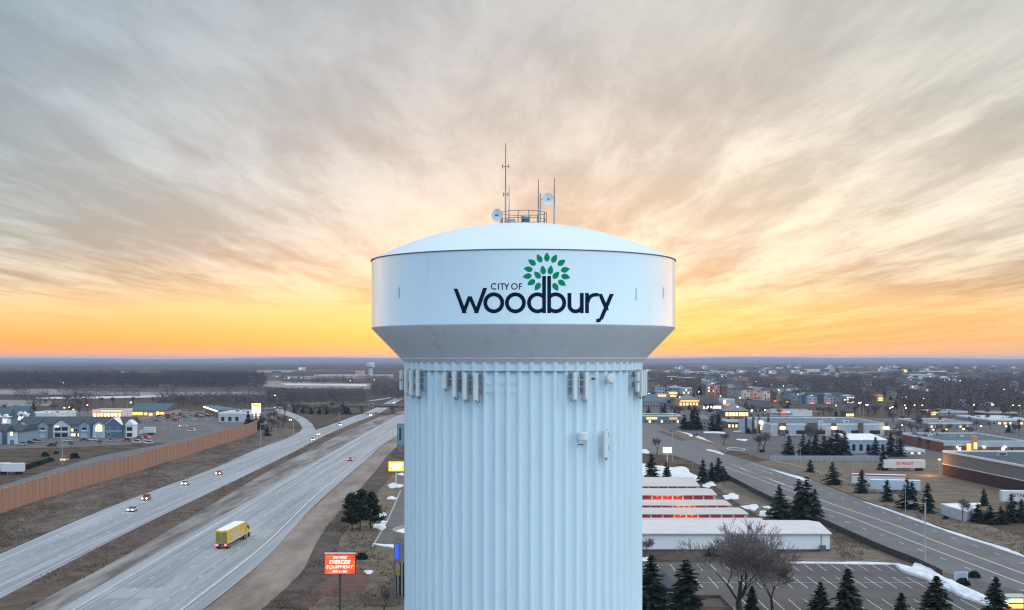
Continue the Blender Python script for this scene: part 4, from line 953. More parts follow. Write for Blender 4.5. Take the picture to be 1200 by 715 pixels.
# -- apartments behind the noise wall
t = thing('apartment_building','long blue grey apartment building with white gabled bays and lit arches','apartment building',(*G(90,513),0))
s_ = dep(513)/F
def X(px): return (px-90)*s_
H = 15*s_; D_ = 18
W_apt = wm('apartment_blue',(.19,.25,.31)); W_aptd = wm('apartment_deep_blue',(.085,.13,.20)); W_aptp = wm('apartment_pale',(.42,.47,.50))
box('wall', W_apt, t, X(22), X(152), 0, D_, 0, H)
MB().gable(X(22), X(152), 0, D_, H-.02, H+9*s_, 'x', .8, .25).build('roof', R_dark, t)
def bay(px0, px1, top, wallm, kind, lit):
    a, b = X(px0), X(px1); w = b-a; z = 15*s_
    o = box('bay', wallm, t, a, b, -2.2, -.003, 0, z)
    rfm = MB(); m_ = (a+b)/2; zz = z+top*s_
    rfm.add([(a-.4,-2.6,z-.1),(m_,-2.6,zz),(b+.4,-2.6,z-.1),(a-.4,7,z-.1),(m_,7,zz),(b+.4,7,z-.1),(a-.4,-2.6,z+.2),(m_,-2.6,zz+.3),(b+.4,-2.6,z+.2),(a-.4,7,z+.2),(m_,7,zz+.3),(b+.4,7,z+.2)],
      [(0,1,7,6),(1,2,8,7),(6,7,10,9),(7,8,11,10),(0,3,4,1),(1,4,5,2)])
    rfm.build('bay_roof', M_trim if kind == 'deep' else R_dark, t)
    MB().add([(a,-2.2,z),(b,-2.2,z),(m_,-2.2,zz-.05),(a,-2.19,z),(b,-2.19,z),(m_,-2.19,zz-.05)],[(0,1,2),(5,4,3),(0,3,4,1),(1,4,5,2),(2,5,3,0)]).build('gable_end', wallm, o)
    if kind == 'arch':
        pts = [(m_-w*.27, z*.48)]+[(m_+w*.27*math.cos(R(q_)), z*.80+w*.27*math.sin(R(q_))) for q_ in range(180,-1,-20)]+[(m_+w*.27, z*.48)]
        n_ = len(pts); MB().add([(p[0],-2.28,p[1]) for p in pts]+[(p[0],-2.19,p[1]) for p in pts],[tuple(range(n_))]+[(k,n_+k,n_+(k+1)%n_,(k+1)%n_) for k in range(n_)]).build('lit_arch', E_warm if lit else W_dark, o)
        for q_ in (-.1,.1): box('arch_post', W_brown, o, m_+w*q_-.12, m_+w*q_+.12, -2.42, -2.29, z*.48, z*.80)
        box('balcony_rail', M_trim, o, m_-w*.36, m_+w*.36, -2.5, -2.3, z*.44, z*.52); box('garage_door', W_lblue, o, m_-w*.22, m_+w*.30, -2.27, -2.19, .02, z*.36)
    elif kind == 'porch':
        for zz_ in (.06,.54): box('balcony_opening', W_dark if not lit else M_glass, o, a+w*.1, b-w*.1, -2.26, -2.19, z*zz_, z*(zz_+.32))
        for q_ in (.06,.5,.94): box('porch_post', M_trim, o, a+w*q_-.15, a+w*q_+.15, -2.5, -2.27, 0, z)
        box('balcony_rail', M_trim, o, a, b, -2.62, -2.51, z*.47, z*.56)
        if lit: box('porch_lamp', E_white, o, a+w*.12, a+w*.36, -2.4, -2.27, z*.84, z*.93)
    elif kind == 'window':
        f = box('window', M_frame, o, m_-w*.28, m_+w*.28, -2.28, -2.19, z*.58, z*.86); box('pane', M_glass, f, m_-w*.24, m_+w*.24, -2.32, -2.281, z*.63, z*.83)
        box('balcony_rail', M_trim, o, m_-w*.3, m_+w*.3, -2.42, -2.33, z*.52, z*.60); box('garage_door', W_lblue, o, m_-w*.32, m_+w*.28, -2.27, -2.19, .02, z*.34)
    elif kind == 'deep':
        for q_ in (.2,.75): f = box('window', M_frame, o, a+w*q_-.5, a+w*q_+.5, -2.28, -2.19, z*.6, z*.88); box('pane', M_glass, f, a+w*q_-.38, a+w*q_+.38, -2.32, -2.281, z*.63, z*.85)
        box('floor_band', M_trim, o, a, b, -2.3, -2.201, z*.52, z*.56); f = box('window', M_frame, o, a+w*.12, a+w*.3, -2.28, -2.19, z*.1, z*.42); box('pane', M_glass, f, a+w*.14, a+w*.28, -2.32, -2.281, z*.13, z*.39)
bay(24,34,5,W_aptp,'arch',True); bay(46,58,5,W_apt,'window',False); bay(64,83,6.5,W_aptp,'porch',True); bay(94,107,5,W_apt,'window',False); bay(110.5,124.5,5,W_aptp,'arch',True); bay(125,144,8,W_aptd,'deep',False)
pw = box('end_porch', M_trim, t, X(148), X(157), -1.2, 6, 0, H); MB().gable(X(148), X(157), -1.2, 6, H-.01, H+6*s_, 'y', .4).build('end_porch_roof', M_trim, t)
for zz_ in (.08,.55): box('balcony_opening', M_glass, pw, X(149.3), X(155.7), -1.27, -1.19, H*zz_, H*(zz_+.3))
bx_ = wins(t, 6, 2, X(34), X(46), H*.12, H*.2, 1.1, [M_glass], y=-.04, prob=.5)
wins(t, 4, 2, X(83.5), X(93.5), H*.12, H*.2, 1.0, [M_glass,E_warm], y=-.04, prob=.8)
t = thing('apartment_building','pale gabled apartment wing at the left edge with a lit window','apartment building',(*G(12,520.5),0))
s_ = dep(520.5)/F
box('wall', W_apt, t, -20*s_, 10*s_, .5, 26, 0, 14*s_); MB().gable(-20*s_, 10*s_, .5, 26, 14*s_-.01, 21*s_, 'x', .6, .25).build('roof', R_dark, t)
g_ = box('gable_bay', W_aptp, t, -1.5*s_, 8.5*s_, -2, .49, 0, 15*s_); MB().gable(-1.5*s_, 8.5*s_, -2, 10, 15*s_-.01, 22.5*s_, 'y', .5).build('bay_roof', R_dark, t)
f = box('window', M_frame, g_, 1.8*s_, 5*s_, -2.1, -1.99, 10*s_, 15*s_); box('pane', E_warm, f, 2.1*s_, 4.7*s_, -2.15, -2.101, 10.4*s_, 14.6*s_)
box('entrance', W_teal, g_, 1.5*s_, 6.5*s_, -2.1, -1.99, 0, 5*s_); box('garage_door', W_aptd, t, -9*s_, -2.5*s_, .4, .49, 0, 11*s_)
g2 = box('gable_bay', W_aptp, t, -19*s_, -10*s_, -2, .49, 0, 15*s_); MB().gable(-19*s_, -10*s_, -2, 10, 15*s_-.01, 22.5*s_, 'y', .5).build('bay_roof', R_dark, t)
for i, (a, b, py, hp, lb) in enumerate(((-12,9,500,9,'dark teal roofed apartment wing at the left edge with two lit dormers'),(8,30,496,8,'teal roofed apartment wing behind with one bright gable'))):
    t = bld('rear_apartments', lb, a, b, py, hp, 16, W_teal, R_teal, 'gablex', cat='apartment building', rh=6.5, win=(5,1,.5,.25,.35,[M_glass,E_warm]))
    w, h = t['w'], t['h']
    for u_ in ((.2,.42) if i else (-.05,.38)):
        d_ = box('dormer', W_white, t, w*u_-1.8, w*u_+1.8, -1.4, 4, h*.35, h+1); MB().gable(w*u_-1.8, w*u_+1.8, -1.4, 5, h+1.01, h+3.0, 'y', .3).build('dormer_roof', M_trim, t)
        box('lit_window', E_white, d_, w*u_-1.0, w*u_+1.0, -1.5, -1.399, h*.55, h*.95)
LS = [
 ('white_hall','low white flat roofed hall directly behind the blue apartments',29,65.5,492,7,40,W_white,R_pale,'flat',dict(units=3)),
 ('lit_diner','golden lit arcade with white columns behind the apartments',108,143,490.5,9.5,24,W_cream,R_brown,'flat',dict(win=(8,1,.06,.6,.62,[E_warm,E_gold,E_white]),sign=((E_red,.0,.3,.74,.86),(E_orange,.3,1.0,.88,.97)))),
 ('supermarket','wide teal roofed supermarket with orange lit front',150,193,488,6,46,W_orange,R_teal,'gablex',dict(rh=5,sign=((E_orange,.05,.4,.3,.8),(E_gold,.45,.52,.3,.7),(E_gold,.58,.66,.2,.6),(E_gold,.78,.83,.3,.9),(E_orange,.86,.98,.4,.8)),units=2)),
 ('warehouse_store','pale flat roofed store at the end of the noise wall',256,291,494.5,10,40,W_pale,R_pale,'flat',dict(units=5,win=(4,1,.1,.5,.45,[M_glass],.5))),
 ('small_kiosk','small lit kiosk at the end of a dark hedge behind the noise wall',70,77,540,3.2,4,W_cream,R_brown,'gablex',dict(win=(3,1,.2,.5,.6,[E_warm]))),
 ('white_depot','pale depot far off under the skyline, left of the far water tower',368,416,443.8,4.2,50,W_cream,R_pale,'flat',dict(units=3)),
 ('white_depot','pale depot directly behind the far water tower',416.5,458,444,4.2,50,W_beige,R_pale,'flat',dict(units=3)),
 ('white_depot','lit white depot at the left end of the far depots',336,367,444.6,3,40,W_white,R_pale,'flat',dict(sign=((E_white,.05,.14,.2,.8),(E_white,.5,.58,.2,.8)))),
 ('brown_hall','brown hall behind the far depots left of the water tower',416,425,440,5,40,W_orange,R_brown,'flat',{}),
 ('white_barn','white barn alone in the far field above the noise wall end',289,297,447,2.6,18,W_white,R_white,'gablex',{}),
]
for nm, lb, a, b, py, hp, dm, wl_, rf_, kd, ex in LS: bld(nm, lb, a, b, py, hp, dm, wl_, rf_, kd, **ex)
# canopy with a diagonal lit front beside the pale store
Y0, Y1 = dep(490), dep(484); xa, xb = xat(256,Y0), xat(240,Y1)
t = thing('lit_canopy','slanting row of orange lamps under a shop canopy beside the pale store','canopy',(xa,Y0,0)); dx_, dy_ = xb-xa, Y1-Y0
MB().prism([(0,0),(dx_,dy_),(dx_+8,dy_+4),(14,10)], 0, 5.2).build('wall', W_brown, t); MB().prism([(-1.2,-1.0),(dx_-1.2,dy_-1),(dx_+8,dy_+4),(14,10)], 5.21, 5.7).build('roof', R_blue, t)
for k in range(9): u_ = (k+.5)/9; o = box('canopy_lamp', E_bulb if k % 2 else E_sod, t, dx_*u_-1.2, dx_*u_+.2, dy_*u_-.9, dy_*u_-.4, 4.6, 5.15)
t = thing('lit_sign_tower','square white lit tower with a glowing red top among dark firs','tower',(*G(299.5,494),0)); s_ = dep(494)/F
box('shaft', glow('lit_render',(1,.88,.72),.72), t, -4.5*s_, 4.5*s_, 0, 8*s_, 0, 18*s_); cpo = box('cap', E_orange, t, -4.7*s_, 4.7*s_, -.2, 8.2*s_, 18.01*s_, 21*s_)
for k in range(3): box('cap_light', E_red, cpo, (-3.6+2.7*k)*s_, (-2.0+2.7*k)*s_, -.4, -.21, 18.5*s_, 20*s_)
# far water tower
t = thing('far_water_tower','small distant grey water tower with a drum tank above the depots','water tower',(*G(434.3,444),0)); s_ = dep(444)/F
mfw = mat('far_tower_paint',(.42,.44,.47),.6)
MB().lathe([(2.5*s_,0),(2.5*s_,13*s_)],24).build('column', mfw, t, smooth=True); MB().lathe([(2.5*s_,12.6*s_),(5*s_,14*s_),(5*s_,18*s_),(3.5*s_,18.8*s_),(.1,19.2*s_)],28).build('tank', mfw, t)
# overpass
Yb = 956.0; t = thing('overpass','dark concrete road bridge crossing the motorway','bridge',(xat(405,Yb),Yb,0)); s_ = Yb/F
MB().prism([(0,0),(100*s_,-14),(100*s_,-2),(0,12)], 5.0, 6.2).build('deck', mat('bridge_deck',(.075,.068,.068),.9), t)
pp = MB(); wallseg(pp, (0,.1), (100*s_,-13.9), .4, 6.201, 7.2); pp.build('parapet', mat('bridge_parapet',(.17,.155,.155),.85), t); pp = MB(); wallseg(pp, (0,11.9), (100*s_,-2.1), .4, 6.201, 7.2); pp.build('parapet', mat('bridge_parapet',(.17,.155,.155)), t)
for u_ in (.18,.55,.95): o = MB(); o.box(u_*100*s_-1.0, u_*100*s_+1.0, -14*u_+1.2, -14*u_+10, 0, 4.99); o.build('pier', mat('bridge_pier',(.11,.105,.10),.9), t)
MB().add([(0,-2,0),(0,14,0),(0,12,6.19),(0,0,6.19),(-48*s_,60,0),(-48*s_,72,0)],[(0,3,4),(1,5,2),(3,2,5,4),(0,1,2,3),(0,4,5,1)]).build('abutment', m_slope, t)
sg = box('bridge_sign', mat('sign_back_grey',(.30,.29,.30),.7), t, 28*s_, 34*s_, -6.2, -6.0, 5.6, 8.2); box('sign_face', mat('sign_brown',(.12,.09,.08),.7), sg, 28.8*s_, 33.2*s_, -6.3, -6.201, 6.0, 7.8)
# round corner tower of the shop left of the column
rc = (xat(513,226), 226.0)
t = thing('round_shop','round cornered shop with white flat roof, blue and gold signs on glass','shop',(rc[0],rc[1],0)); rr_ = 7.85
MB().lathe([(rr_,0),(rr_,9.6)],64).build('wall', W_taupe, t, smooth=True)
MB().lathe([(rr_+.06,9.58),(rr_+.06,10.3),(rr_+.22,10.32),(rr_+.22,11.5),(rr_-.15,11.5),(rr_-.15,11.1)],64).build('parapet', mat('shop_parapet',(.30,.24,.20),.8), t)
MB().lathe([(.05,11.08),(rr_-.1,11.05)],64).build('roof', R_white, t)
def curve_panel(name, a0, a1, z0, z1, m_, r, par):
    mb = MB(); k = 12
    for i in range(k+1):
        q_ = R(a0+(a1-a0)*i/k)
        for rr2, z in ((r,z0),(r,z1),(r-.12,z1),(r-.12,z0)): mb.v.append((rr2*math.cos(q_), rr2*math.sin(q_), z))
    mb.f = [(i*4+j, (i+1)*4+j, (i+1)*4+(j+1)%4, i*4+(j+1)%4) for i in range(k) for j in range(4)]
    return mb.build(name, m_, par)
curve_panel('blue_sign', 203, 214, 6.7, 9.3, glow('blue_panel',(.03,.09,.75),.9), rr_+.14, t)
curve_panel('glass_front', 190, 262, .3, 6.3, M_glass, rr_+.10, t)
gs = curve_panel('gold_sign', 205, 219, 3.9, 6.1, mat('gold_panel',(.30,.20,.06),.7,.6,2.2), rr_+.2, t)
for q_ in range(186,270,9): curve_panel('mullion', q_, q_+.9, .2, 6.4, M_trim, rr_+.24, t)
box('rear_wing', W_taupe, t, 1, 24, -6, 20, 0, 8.6); box('rear_roof', R_grey, t, 1.2, 23.8, -5.8, 19.8, 8.602, 8.8)
# white building with snowy roof by the far verge
Yq = dep(606); t = thing('white_service_building','low pale building with a snowy roof beside the county road','building',(*G(1121,609),0)); s_ = dep(609)/F
wq = [(1103,603),(1131,612),(1146,610),(1148,602)]
base = G(1121,609); fpq = [(G(*p)[0]-base[0], G(*p)[1]-base[1]) for p in wq]
MB().prism(fpq, 0, 2.6).build('wall', W_pale, t); MB().prism([(p[0]*1.04,p[1]*1.04) for p in fpq], 2.602, 2.9).build('roof', R_white, t); box('door', W_dark, t, 2.0,3.2,-2.2,-2.0,0,2.0)
# ------------------------------------------------------------------ trees
M_need = mat('spruce_needles', (.010,.020,.015), .9, col2=(.028,.045,.032), scale=1.6, spec=.1)
M_pine = mat('pine_needles', (.008,.014,.009), .9, col2=(.024,.032,.020), scale=1.2, spec=.1)
M_bark = mat('dark_bark', (.045,.035,.030), .95, .25, 3); M_twig = mat('bare_twigs', (.105,.082,.075), .95, .3, .8); M_twig2 = mat('grey_bare_twigs', (.165,.14,.128), .95, .3, .8)
def leafcards(C, D, U, ln, wd):
    """quads centred at C running along D, across U (arrays)"""
    C, D, U = np.array(C), np.array(D), np.array(U); ln = np.array(ln)[:,None]/2; wd = np.array(wd)[:,None]/2
    v = np.stack([C-D*ln-U*wd*.5, C-D*ln+U*wd*.5, C+D*ln*.3+U*wd, C+D*ln, C+D*ln*.3-U*wd], 1).reshape(-1,3)
    n = len(C); f = [(5*i,5*i+1,5*i+2,5*i+3,5*i+4) for i in range(n)]
    return v, f
def conifer(seed, whorls, per, sprays, thin=1.0, big=1.0):
    """unit spruce: height 1, base radius about .24"""
    rs = random.Random(seed); C=[];D=[];U=[];ln=[];wd=[]; br = MB()
    for i in range(whorls):
        t = .09+.90*(i+rs.random()*.6)/whorls; rad = .335*thin*((1-t)**.80)*rs.uniform(.72,1.12)+.010
        for k in range(max(3,int(per*(1-.62*t)))):
            a = rs.uniform(0,6.283); L_ = rad*rs.uniform(.62,1.12); dr = -.30-.25*(1-t)+rs.uniform(-.1,.15); up = .10
            d = Vector((math.cos(a),math.sin(a),dr)).normalized()
            for s in range(sprays):
                u = (s+rs.uniform(.3,1))/sprays; p = Vector((0,0,t))+Vector((d.x,d.y,0))*(L_*u)+Vector((0,0,L_*(dr*u+.22*u*u)))
                dd = (Vector((d.x,d.y,dr*.6+rs.uniform(-.25,.15)))+Vector((rs.uniform(-.6,.6),rs.uniform(-.6,.6),0))).normalized()
                uu = dd.cross(Vector((rs.uniform(-.4,.4),rs.uniform(-.4,.4),1))).normalized()
                C.append(p);D.append(dd);U.append(uu);l = big*(.056+.04*(1-t))*rs.uniform(.7,1.35)*(6/sprays)**.5; ln.append(l*1.25);wd.append(l*.72)
    v, f = leafcards(C,D,U,ln,wd)
    return v, f
def add_np(mb, v, f): return mb.add([tuple(x) for x in v], f)
def conifer_proto(seed, whorls, per, sprays, thin=1.0, name='spruce_tree', big=1.0):
    t = thing(name, 'dark evergreen spruce', 'conifer')
    v, f = conifer(seed, whorls, per, sprays, thin, big); add_np(MB(), v, f).build('crown', M_need, t)
    MB().tube((0,0,-.01),(0,0,.55),.017,.009,6).tube((0,0,.55),(0,0,.985),.009,.002,5).build('trunk', M_bark, t)
    return Proto(t)
PN = [conifer_proto(s, 32, 15, 8, th) for s, th in ((1,1.0),(2,1.12),(3,.9))]
PM = [conifer_proto(s, 20, 12, 5, th, big=1.15) for s, th in ((11,1.0),(12,1.2),(13,.85))]
PF = [conifer_proto(s, 14, 10, 4, .95, 'evergreen_tree', 1.5) for s in (21,22)]
def con(px, ytop, ybase, label, kind='n', group='dark spruces', wide=1.0):
    Y = dep(ybase); h = (ybase-ytop)*Y/F; P = {'n':PN,'m':PM,'f':PF}[kind]; p = P[rng.randrange(len(P))]
    p.put((xat(px,Y),Y,0), rng.uniform(0,6.28), (h*wide*rng.uniform(.95,1.1),h*wide*rng.uniform(.95,1.1),h), label, 'conifer', group)
g1 = 'spruces around the car park'
for px, a, b, lb, w in ((804,654,727,'tall spruce in front of the dark hipped roof shop',1.25),(763,650,722,'dark spruce pressed against the right side of the tower column',1.05),(881,686,727,'small spruce at the foot of the big bare tree',1.1),
  (961.5,682,729,'short spruce left of the taller one in the car park foreground',1.1),(993.5,665,731,'tallest spruce in the middle of the car park foreground',1.05),(1056,694,730,'low spruce between two taller ones in front of the car park',1.35),
  (1097,674.5,731,'broad spruce with a thin tip against the ploughed snow bank',1.35),(1167,675.5,728,'spruce in front of the red and yellow lit kiosk',1.05)):
    con(px, a, b, lb, 'n', g1, w*1.18)
g2 = 'spruces along the county road'
for px, a, b, lb, w in ((913.6,568,608,'left spruce of the roadside clump of four',1.25),(936,560,606,'second spruce of the roadside clump of four, slim tip',1.1),(945,558.5,609,'tallest spruce of the roadside clump of four',1.2),(955,573,601,'right and lowest spruce of the roadside clump of four',1.4),
  (763.5,531.5,560,'spruce next to the column beside the lit post sign',1.3),(781,540,560,'spruce standing right below the lit post sign',1.35),(824,537.5,565.5,'left spruce of the clump behind the snow field',1.2),(834,541,563,'middle spruce of the clump behind the snow field',1.3),
  (842,536,564,'tallest spruce of the clump behind the snow field',1.2),(848,546,562,'low right spruce of the clump behind the snow field',1.4),
  (949.7,538.5,553.5,'small spruce below the screen wall, left of the next one',1.5),(975.7,541,568,'round spruce on the far verge below the screen wall',1.35),(1010,550,578,'spruce in front of the red striped trailer',1.25),(1039.5,562,588,'spruce in front of the pale blue trailer',1.25),
  (1063,560,596,'spruce right of the pale blue trailer on the far verge',1.2),(1069,563,597,'spruce just right of the one beside the pale blue trailer',1.1),(1087,565.5,601,'spruce standing alone right of the trailers on the verge',1.25),(1153,572,593,'spruce on the lawn in front of the big store wall',1.25),
  (1185,578,612,'spruce in front of the white trailer at the right edge',1.3),(1197,584,612,'spruce cut by the right edge of the picture',1.3),(1146,590,612,'low dark spruce right of the pale snowy roofed building',1.9),(1160,592,614,'bushy spruce between building and right hand trailer',1.9),(1173,593,614,'bushy dark spruce left of the right hand trailer',1.8)):
    con(px, a, b, lb, 'm', g2, w)
g3 = 'dark evergreens before the strip mall'
for px, a, b, lb, w in ((924.5,510,534.5,'evergreen left of the brick pier of the strip mall',1.4),(941,507,533.8,'slim evergreen in front of the strip mall left part',.9),(956,509,534,'evergreen left of the broad pair before the strip mall',1.4),(965.6,510,534,'evergreen just left of the broad pair before the strip mall',1.5),
  (981,503,535,'broad tall evergreen before the second strip mall lamp',1.5),(990,505,534,'right one of the broad evergreens before the strip mall',1.4),(1026,512,535,'round evergreen in front of the snowy roofed shop',1.35),(1043.7,505,535,'tall narrow evergreen right of the snowy roofed shop',1.0),(1054.6,513,535,'broad evergreen right of the tall narrow one',1.35),
  (1036,526,551,'evergreen at the left end of the lettered trailer',1.3),(973,512,534.5,'low evergreen filling the gap before the strip mall',1.7),(948,515,534.5,'low evergreen beside the slim one before the strip mall',1.6)):
    con(px, a, b, lb, 'm', g3, w)
g4 = 'evergreens among the shops'
for px, a, b, lb, w in ((802,486,503.5,'evergreen left of the big pair near the junction',1.6),(811,480,504,'tall evergreen of the pair near the junction',1.4),(817,484,504,'right evergreen of the pair near the junction',1.5),(835,488,505,'evergreen left of the brown shop with the blue awning',1.6),(842,485,505,'taller evergreen beside the brown shop with the blue awning',1.5),
  (877,501,508,'small round evergreen before the dark pylons',2.2),(760,477,485,'evergreen behind the teal shop near the column',1.8),(778,476,485,'evergreen behind the teal shop between its signs',1.8),(791,478,486,'evergreen behind the right end of the teal shop',1.8),(820,452,463,'dark evergreen beside the left end of the townhouse row',1.5),
  (833,469,475,'dome shaped evergreen above the white lit shop',2.4),(1092,506,520,'evergreen left of the brick store',1.4),(1098,507,521,'evergreen at the left corner of the brick store',1.4),(1174,476,484,'pair of small evergreens, the left one, by the snowy roofed dark shop',1.5),(1179,477,484,'pair of small evergreens, the right one, by the snowy roofed dark shop',1.5),
  (1182,496,507,'evergreen between two bright lamps at the right edge',1.4),(988,478,485,'evergreen right of the townhouse row',1.6),(980,480,488,'evergreen before the lit cottage',1.6),(291,482,500,'tall fir left of the white lit tower',1.2),(296,485,501,'fir in front of the white lit tower',1.1),(300,484,500,'slim fir at the foot of the white lit tower',1.1),
  (305,484,503,'fir right of the white lit tower',1.2),(313,499,511,'dark round fir beside the end of the noise wall',1.7),(39.5,471,481,'lone dark conical tree above the apartment roofs',1.4),(402,471,485,'tall fir by the left end of the bridge',1.2),(383,475,485.5,'fir in the thicket left of the bridge',1.2),(408,476,486,'fir close to the bridge abutment',1.5),
  (345,476,484,'fir at the left end of the thicket by the bridge',1.4),(355,474,484.5,'fir left of centre in the thicket by the bridge',1.5),(365,477,485,'low fir in the thicket by the bridge',1.8),(374,477,485.5,'low fir right of centre in the thicket by the bridge',1.8)):
    con(px, a, b, lb, 'f', g4, w)
# other evergreens scattered far off among the roofs
for i in range(70):
    px = rng.uniform(760,1200); py = rng.choice([rng.uniform(452,470),rng.uniform(466,486)])
    if 829 < px < 1000 and 460 < py < 476: continue
    con(px, py-rng.uniform(5,9)*(py-420)/50, py, 'small dark evergreen among the far roofs right of the tower', 'f', 'far evergreens among the roofs', rng.uniform(1.2,1.8))

# the pair of pines beside the sign
def pine(seed, h):
    rs = random.Random(seed); t = thing('pine_tree','pine','conifer'); tr = MB(); C=[];D=[];U=[];ln=[];wd=[]
    tr.tube((0,0,-.05),(.1,.05,h*.5),.20,.13,7).tube((.1,.05,h*.5),(0,0,h*.95),.13,.03,6)
    for i in range(36):
        z = h*(.20+.77*i/36); L_ = h*.36*(1-(z/h))**.45*rs.uniform(.5,1.1); a = rs.uniform(0,6.28); e = Vector((math.cos(a)*L_,math.sin(a)*L_,z+L_*rs.uniform(.0,.4)))
        tr.tube((0,0,z),e,.05,.015,4)
        for k in range(90):
            u = rs.uniform(.35,1.08); p = Vector((0,0,z)).lerp(e,u)+Vector((rs.gauss(0,.32),rs.gauss(0,.32),rs.gauss(0,.2)))
            d = Vector((rs.gauss(0,1),rs.gauss(0,1),rs.gauss(.5,.8))).normalized(); C.append(p);D.append(d);U.append(d.orthogonal().normalized());ln.append(rs.uniform(.35,.7));wd.append(rs.uniform(.16,.3))
    v,f = leafcards(C,D,U,ln,wd); add_np(MB(),v,f).build('crown', M_pine, t); tr.build('trunk', M_bark, t); return t
for i,(px,yb,yt,lb) in enumerate(((412.5,622,578,'left pine of the dark pair beside the motorway, two bare stems'),(422,622.5,573,'taller middle pine of the dark group beside the motorway'),(434,620,577,'right pine of the dark group beside the snow patches'))):
    Y = dep(yb); t = pine(50+i, (yb-yt)*Y/F); t.location = (xat(px,Y),Y,0); tag(t, lb, 'conifer', 'dark pines beside the motorway')

# bare deciduous trees
def bare(seed, h, depth, spread=.5, r0=.2, n0=5, minr=.018, upto=2.0, sides=5, clear=.22):
    rs = random.Random(seed); tr = MB(); tw = MB()
    def grow(p, d, L_, r, lev):
        q_ = p; dd = d
        for s in range(2):
            e = q_+dd*(L_*.5); (tr if lev < max(2, depth-4) else tw).tube(q_, e, r, max(minr, r*.85), sides if lev < 3 else 3, cap=False); q_ = e
            dd = (dd+Vector((rs.gauss(0,.10),rs.gauss(0,.10),.05))).normalized(); r *= .85
            if lev >= 2 and s == 0 and lev < depth: branch(q_, dd, L_*.72, r*.55, lev+1, rs.uniform(.5,.9))
        if lev < depth:
            k = n0 if lev == 0 else rs.choice((2,2,3))
            for j in range(k): branch(q_, dd, L_*rs.uniform(.68,.9), r*(.62 if k < 4 else .5), lev+1, spread*rs.uniform(.6,1.25))
    def branch(p, d, L_, r, lev, ang):
        ax = d.orthogonal().normalized(); ax.rotate(Matrix.Rotation(rs.uniform(0,6.283),3,d)); nd = d.copy(); nd.rotate(Matrix.Rotation(ang,3,ax)); nd = (nd+Vector((0,0,.16))).normalized()
        grow(p, nd, L_, max(minr, r), lev)
    grow(Vector((0,0,0)), Vector((0,0,1)), h*clear, r0, 0)
    zt = max(v[2] for v in tw.v); k = h/zt
    for m_ in (tr,tw): m_.v = [(x*k,y*k,z*k) for x,y,z in m_.v]
    return tr, tw
tr, tw = bare(5, 16.6, 7, .42, .27, 6, .013, clear=.13)
t = thing('bare_tree','tall spreading leafless tree in front of the long white building','tree',(xat(867,200),200,0), 0, None, (1.42,1.42,1.02)); tr.build('trunk', M_bark, t); tw.build('crown', M_twig2, t)
tr, tw = bare(9, 11.5, 7, .55, .11, 5, .010, clear=.12)
t = thing('bare_tree','lower denser leafless tree right of the tallest one','tree',(xat(905,206),206,0), 0, None, (1.35,1.35,1.0)); tr.build('trunk', M_bark, t); tw.build('crown', M_twig, t)
PB = []
for s, sp_, n_ in ((31,.5,4),(32,.62,5),(33,.42,4)):
    tr, tw = bare(s, 1.0, 5, sp_, .028, n_, .0042, sides=4)
    t = thing('bare_tree','leafless tree','tree'); tr.build('trunk', M_bark, t); tw.build('crown', M_twig, t); PB.append(Proto(t))
def btree(px, yt, yb, label, wide=1.0, group='leafless trees'):
    Y = dep(yb); h = (yb-yt)*Y/F; PB[rng.randrange(3)].put((xat(px,Y),Y,0), rng.uniform(0,6.28), (h*wide,h*wide,h), label, 'tree', group)
for px, a, b, lb, w in ((895,506,529,'broad leafless tree on the corner by the dark pylons',1.5),(889,509,528,'leafless tree beside the broad one by the dark pylons',1.3),(770,512,533,'thin leafless tree beside the lit post sign',1.1),(949,497,521,'leafless tree before the middle of the strip mall',1.1),
  (955,499,525,'leafless tree right of its twin before the strip mall',1.1),(848,507,522,'leafless tree beside the turning circle',1.4),(1128,583,611,'small leafless tree in front of the snowy roofed pale building',1.0),(756,630,655,'leafless tree beside the column at the white building corner',1.3),(799,642,650,'tiny leafless sapling by the white building wall',1.2),
  (835,640,656,'small russet leafless tree left of the big bare tree',1.2),(450,686,722,'leafless scrub tree beside the round cornered shop',1.4),
  (310,486,504,'leafless tree at the end of the noise wall',1.3),(318,489,505,'leafless tree between noise wall end and slip road',1.3),(326,484,503,'tall leafless tree by the slip road',1.2),(331,487,502,'leafless tree nearest the slip road bend',1.2),(320,480,498,'leafless tree behind the slip road trees',1.3),
  (6,472,483,'leafless tree at the left edge beyond the roofs',1.6),(21,474,483,'leafless round tree beyond the apartment roofs',1.6),(40,504,512,'small leafless tree before the apartments',1.3),(66,516,526,'leafless tree by the parked cars',1.2),(84,517,526,'leafless tree at the car park edge of the apartments',1.2),(117,515,523,'leafless tree before the deep blue gable',1.2),
  (1186,484,496,'leafless tree before the long flat store',1.2),(1196,553,572,'leafless tree before the brick store at the right edge',1.1)):
    btree(px, a, b, lb, w)
def occupied(px, py): return (829 < px < 1003 and 461 < py < 476) or (752 < px < 830 and 494 < py)
for i in range(70):
    px, py = rng.uniform(757,1200), 446+42*rng.random()**1.3
    if occupied(px, py): continue
    btree(px, py-rng.uniform(7,12)*(py-420)/45, py, 'leafless street tree among the shops and roofs right of the tower', rng.uniform(1.0,1.5), 'leafless trees among the roofs right of the tower')
for i in range(60):
    px, py = rng.uniform(60,335), rng.uniform(474,487)
    if 108 < px < 292 and py > 478: continue
    btree(px, py-rng.uniform(9,13)*(py-420)/55, py, 'leafless tree in the belt behind the shops on the left', rng.uniform(1.0,1.5), 'leafless trees behind the left shops')
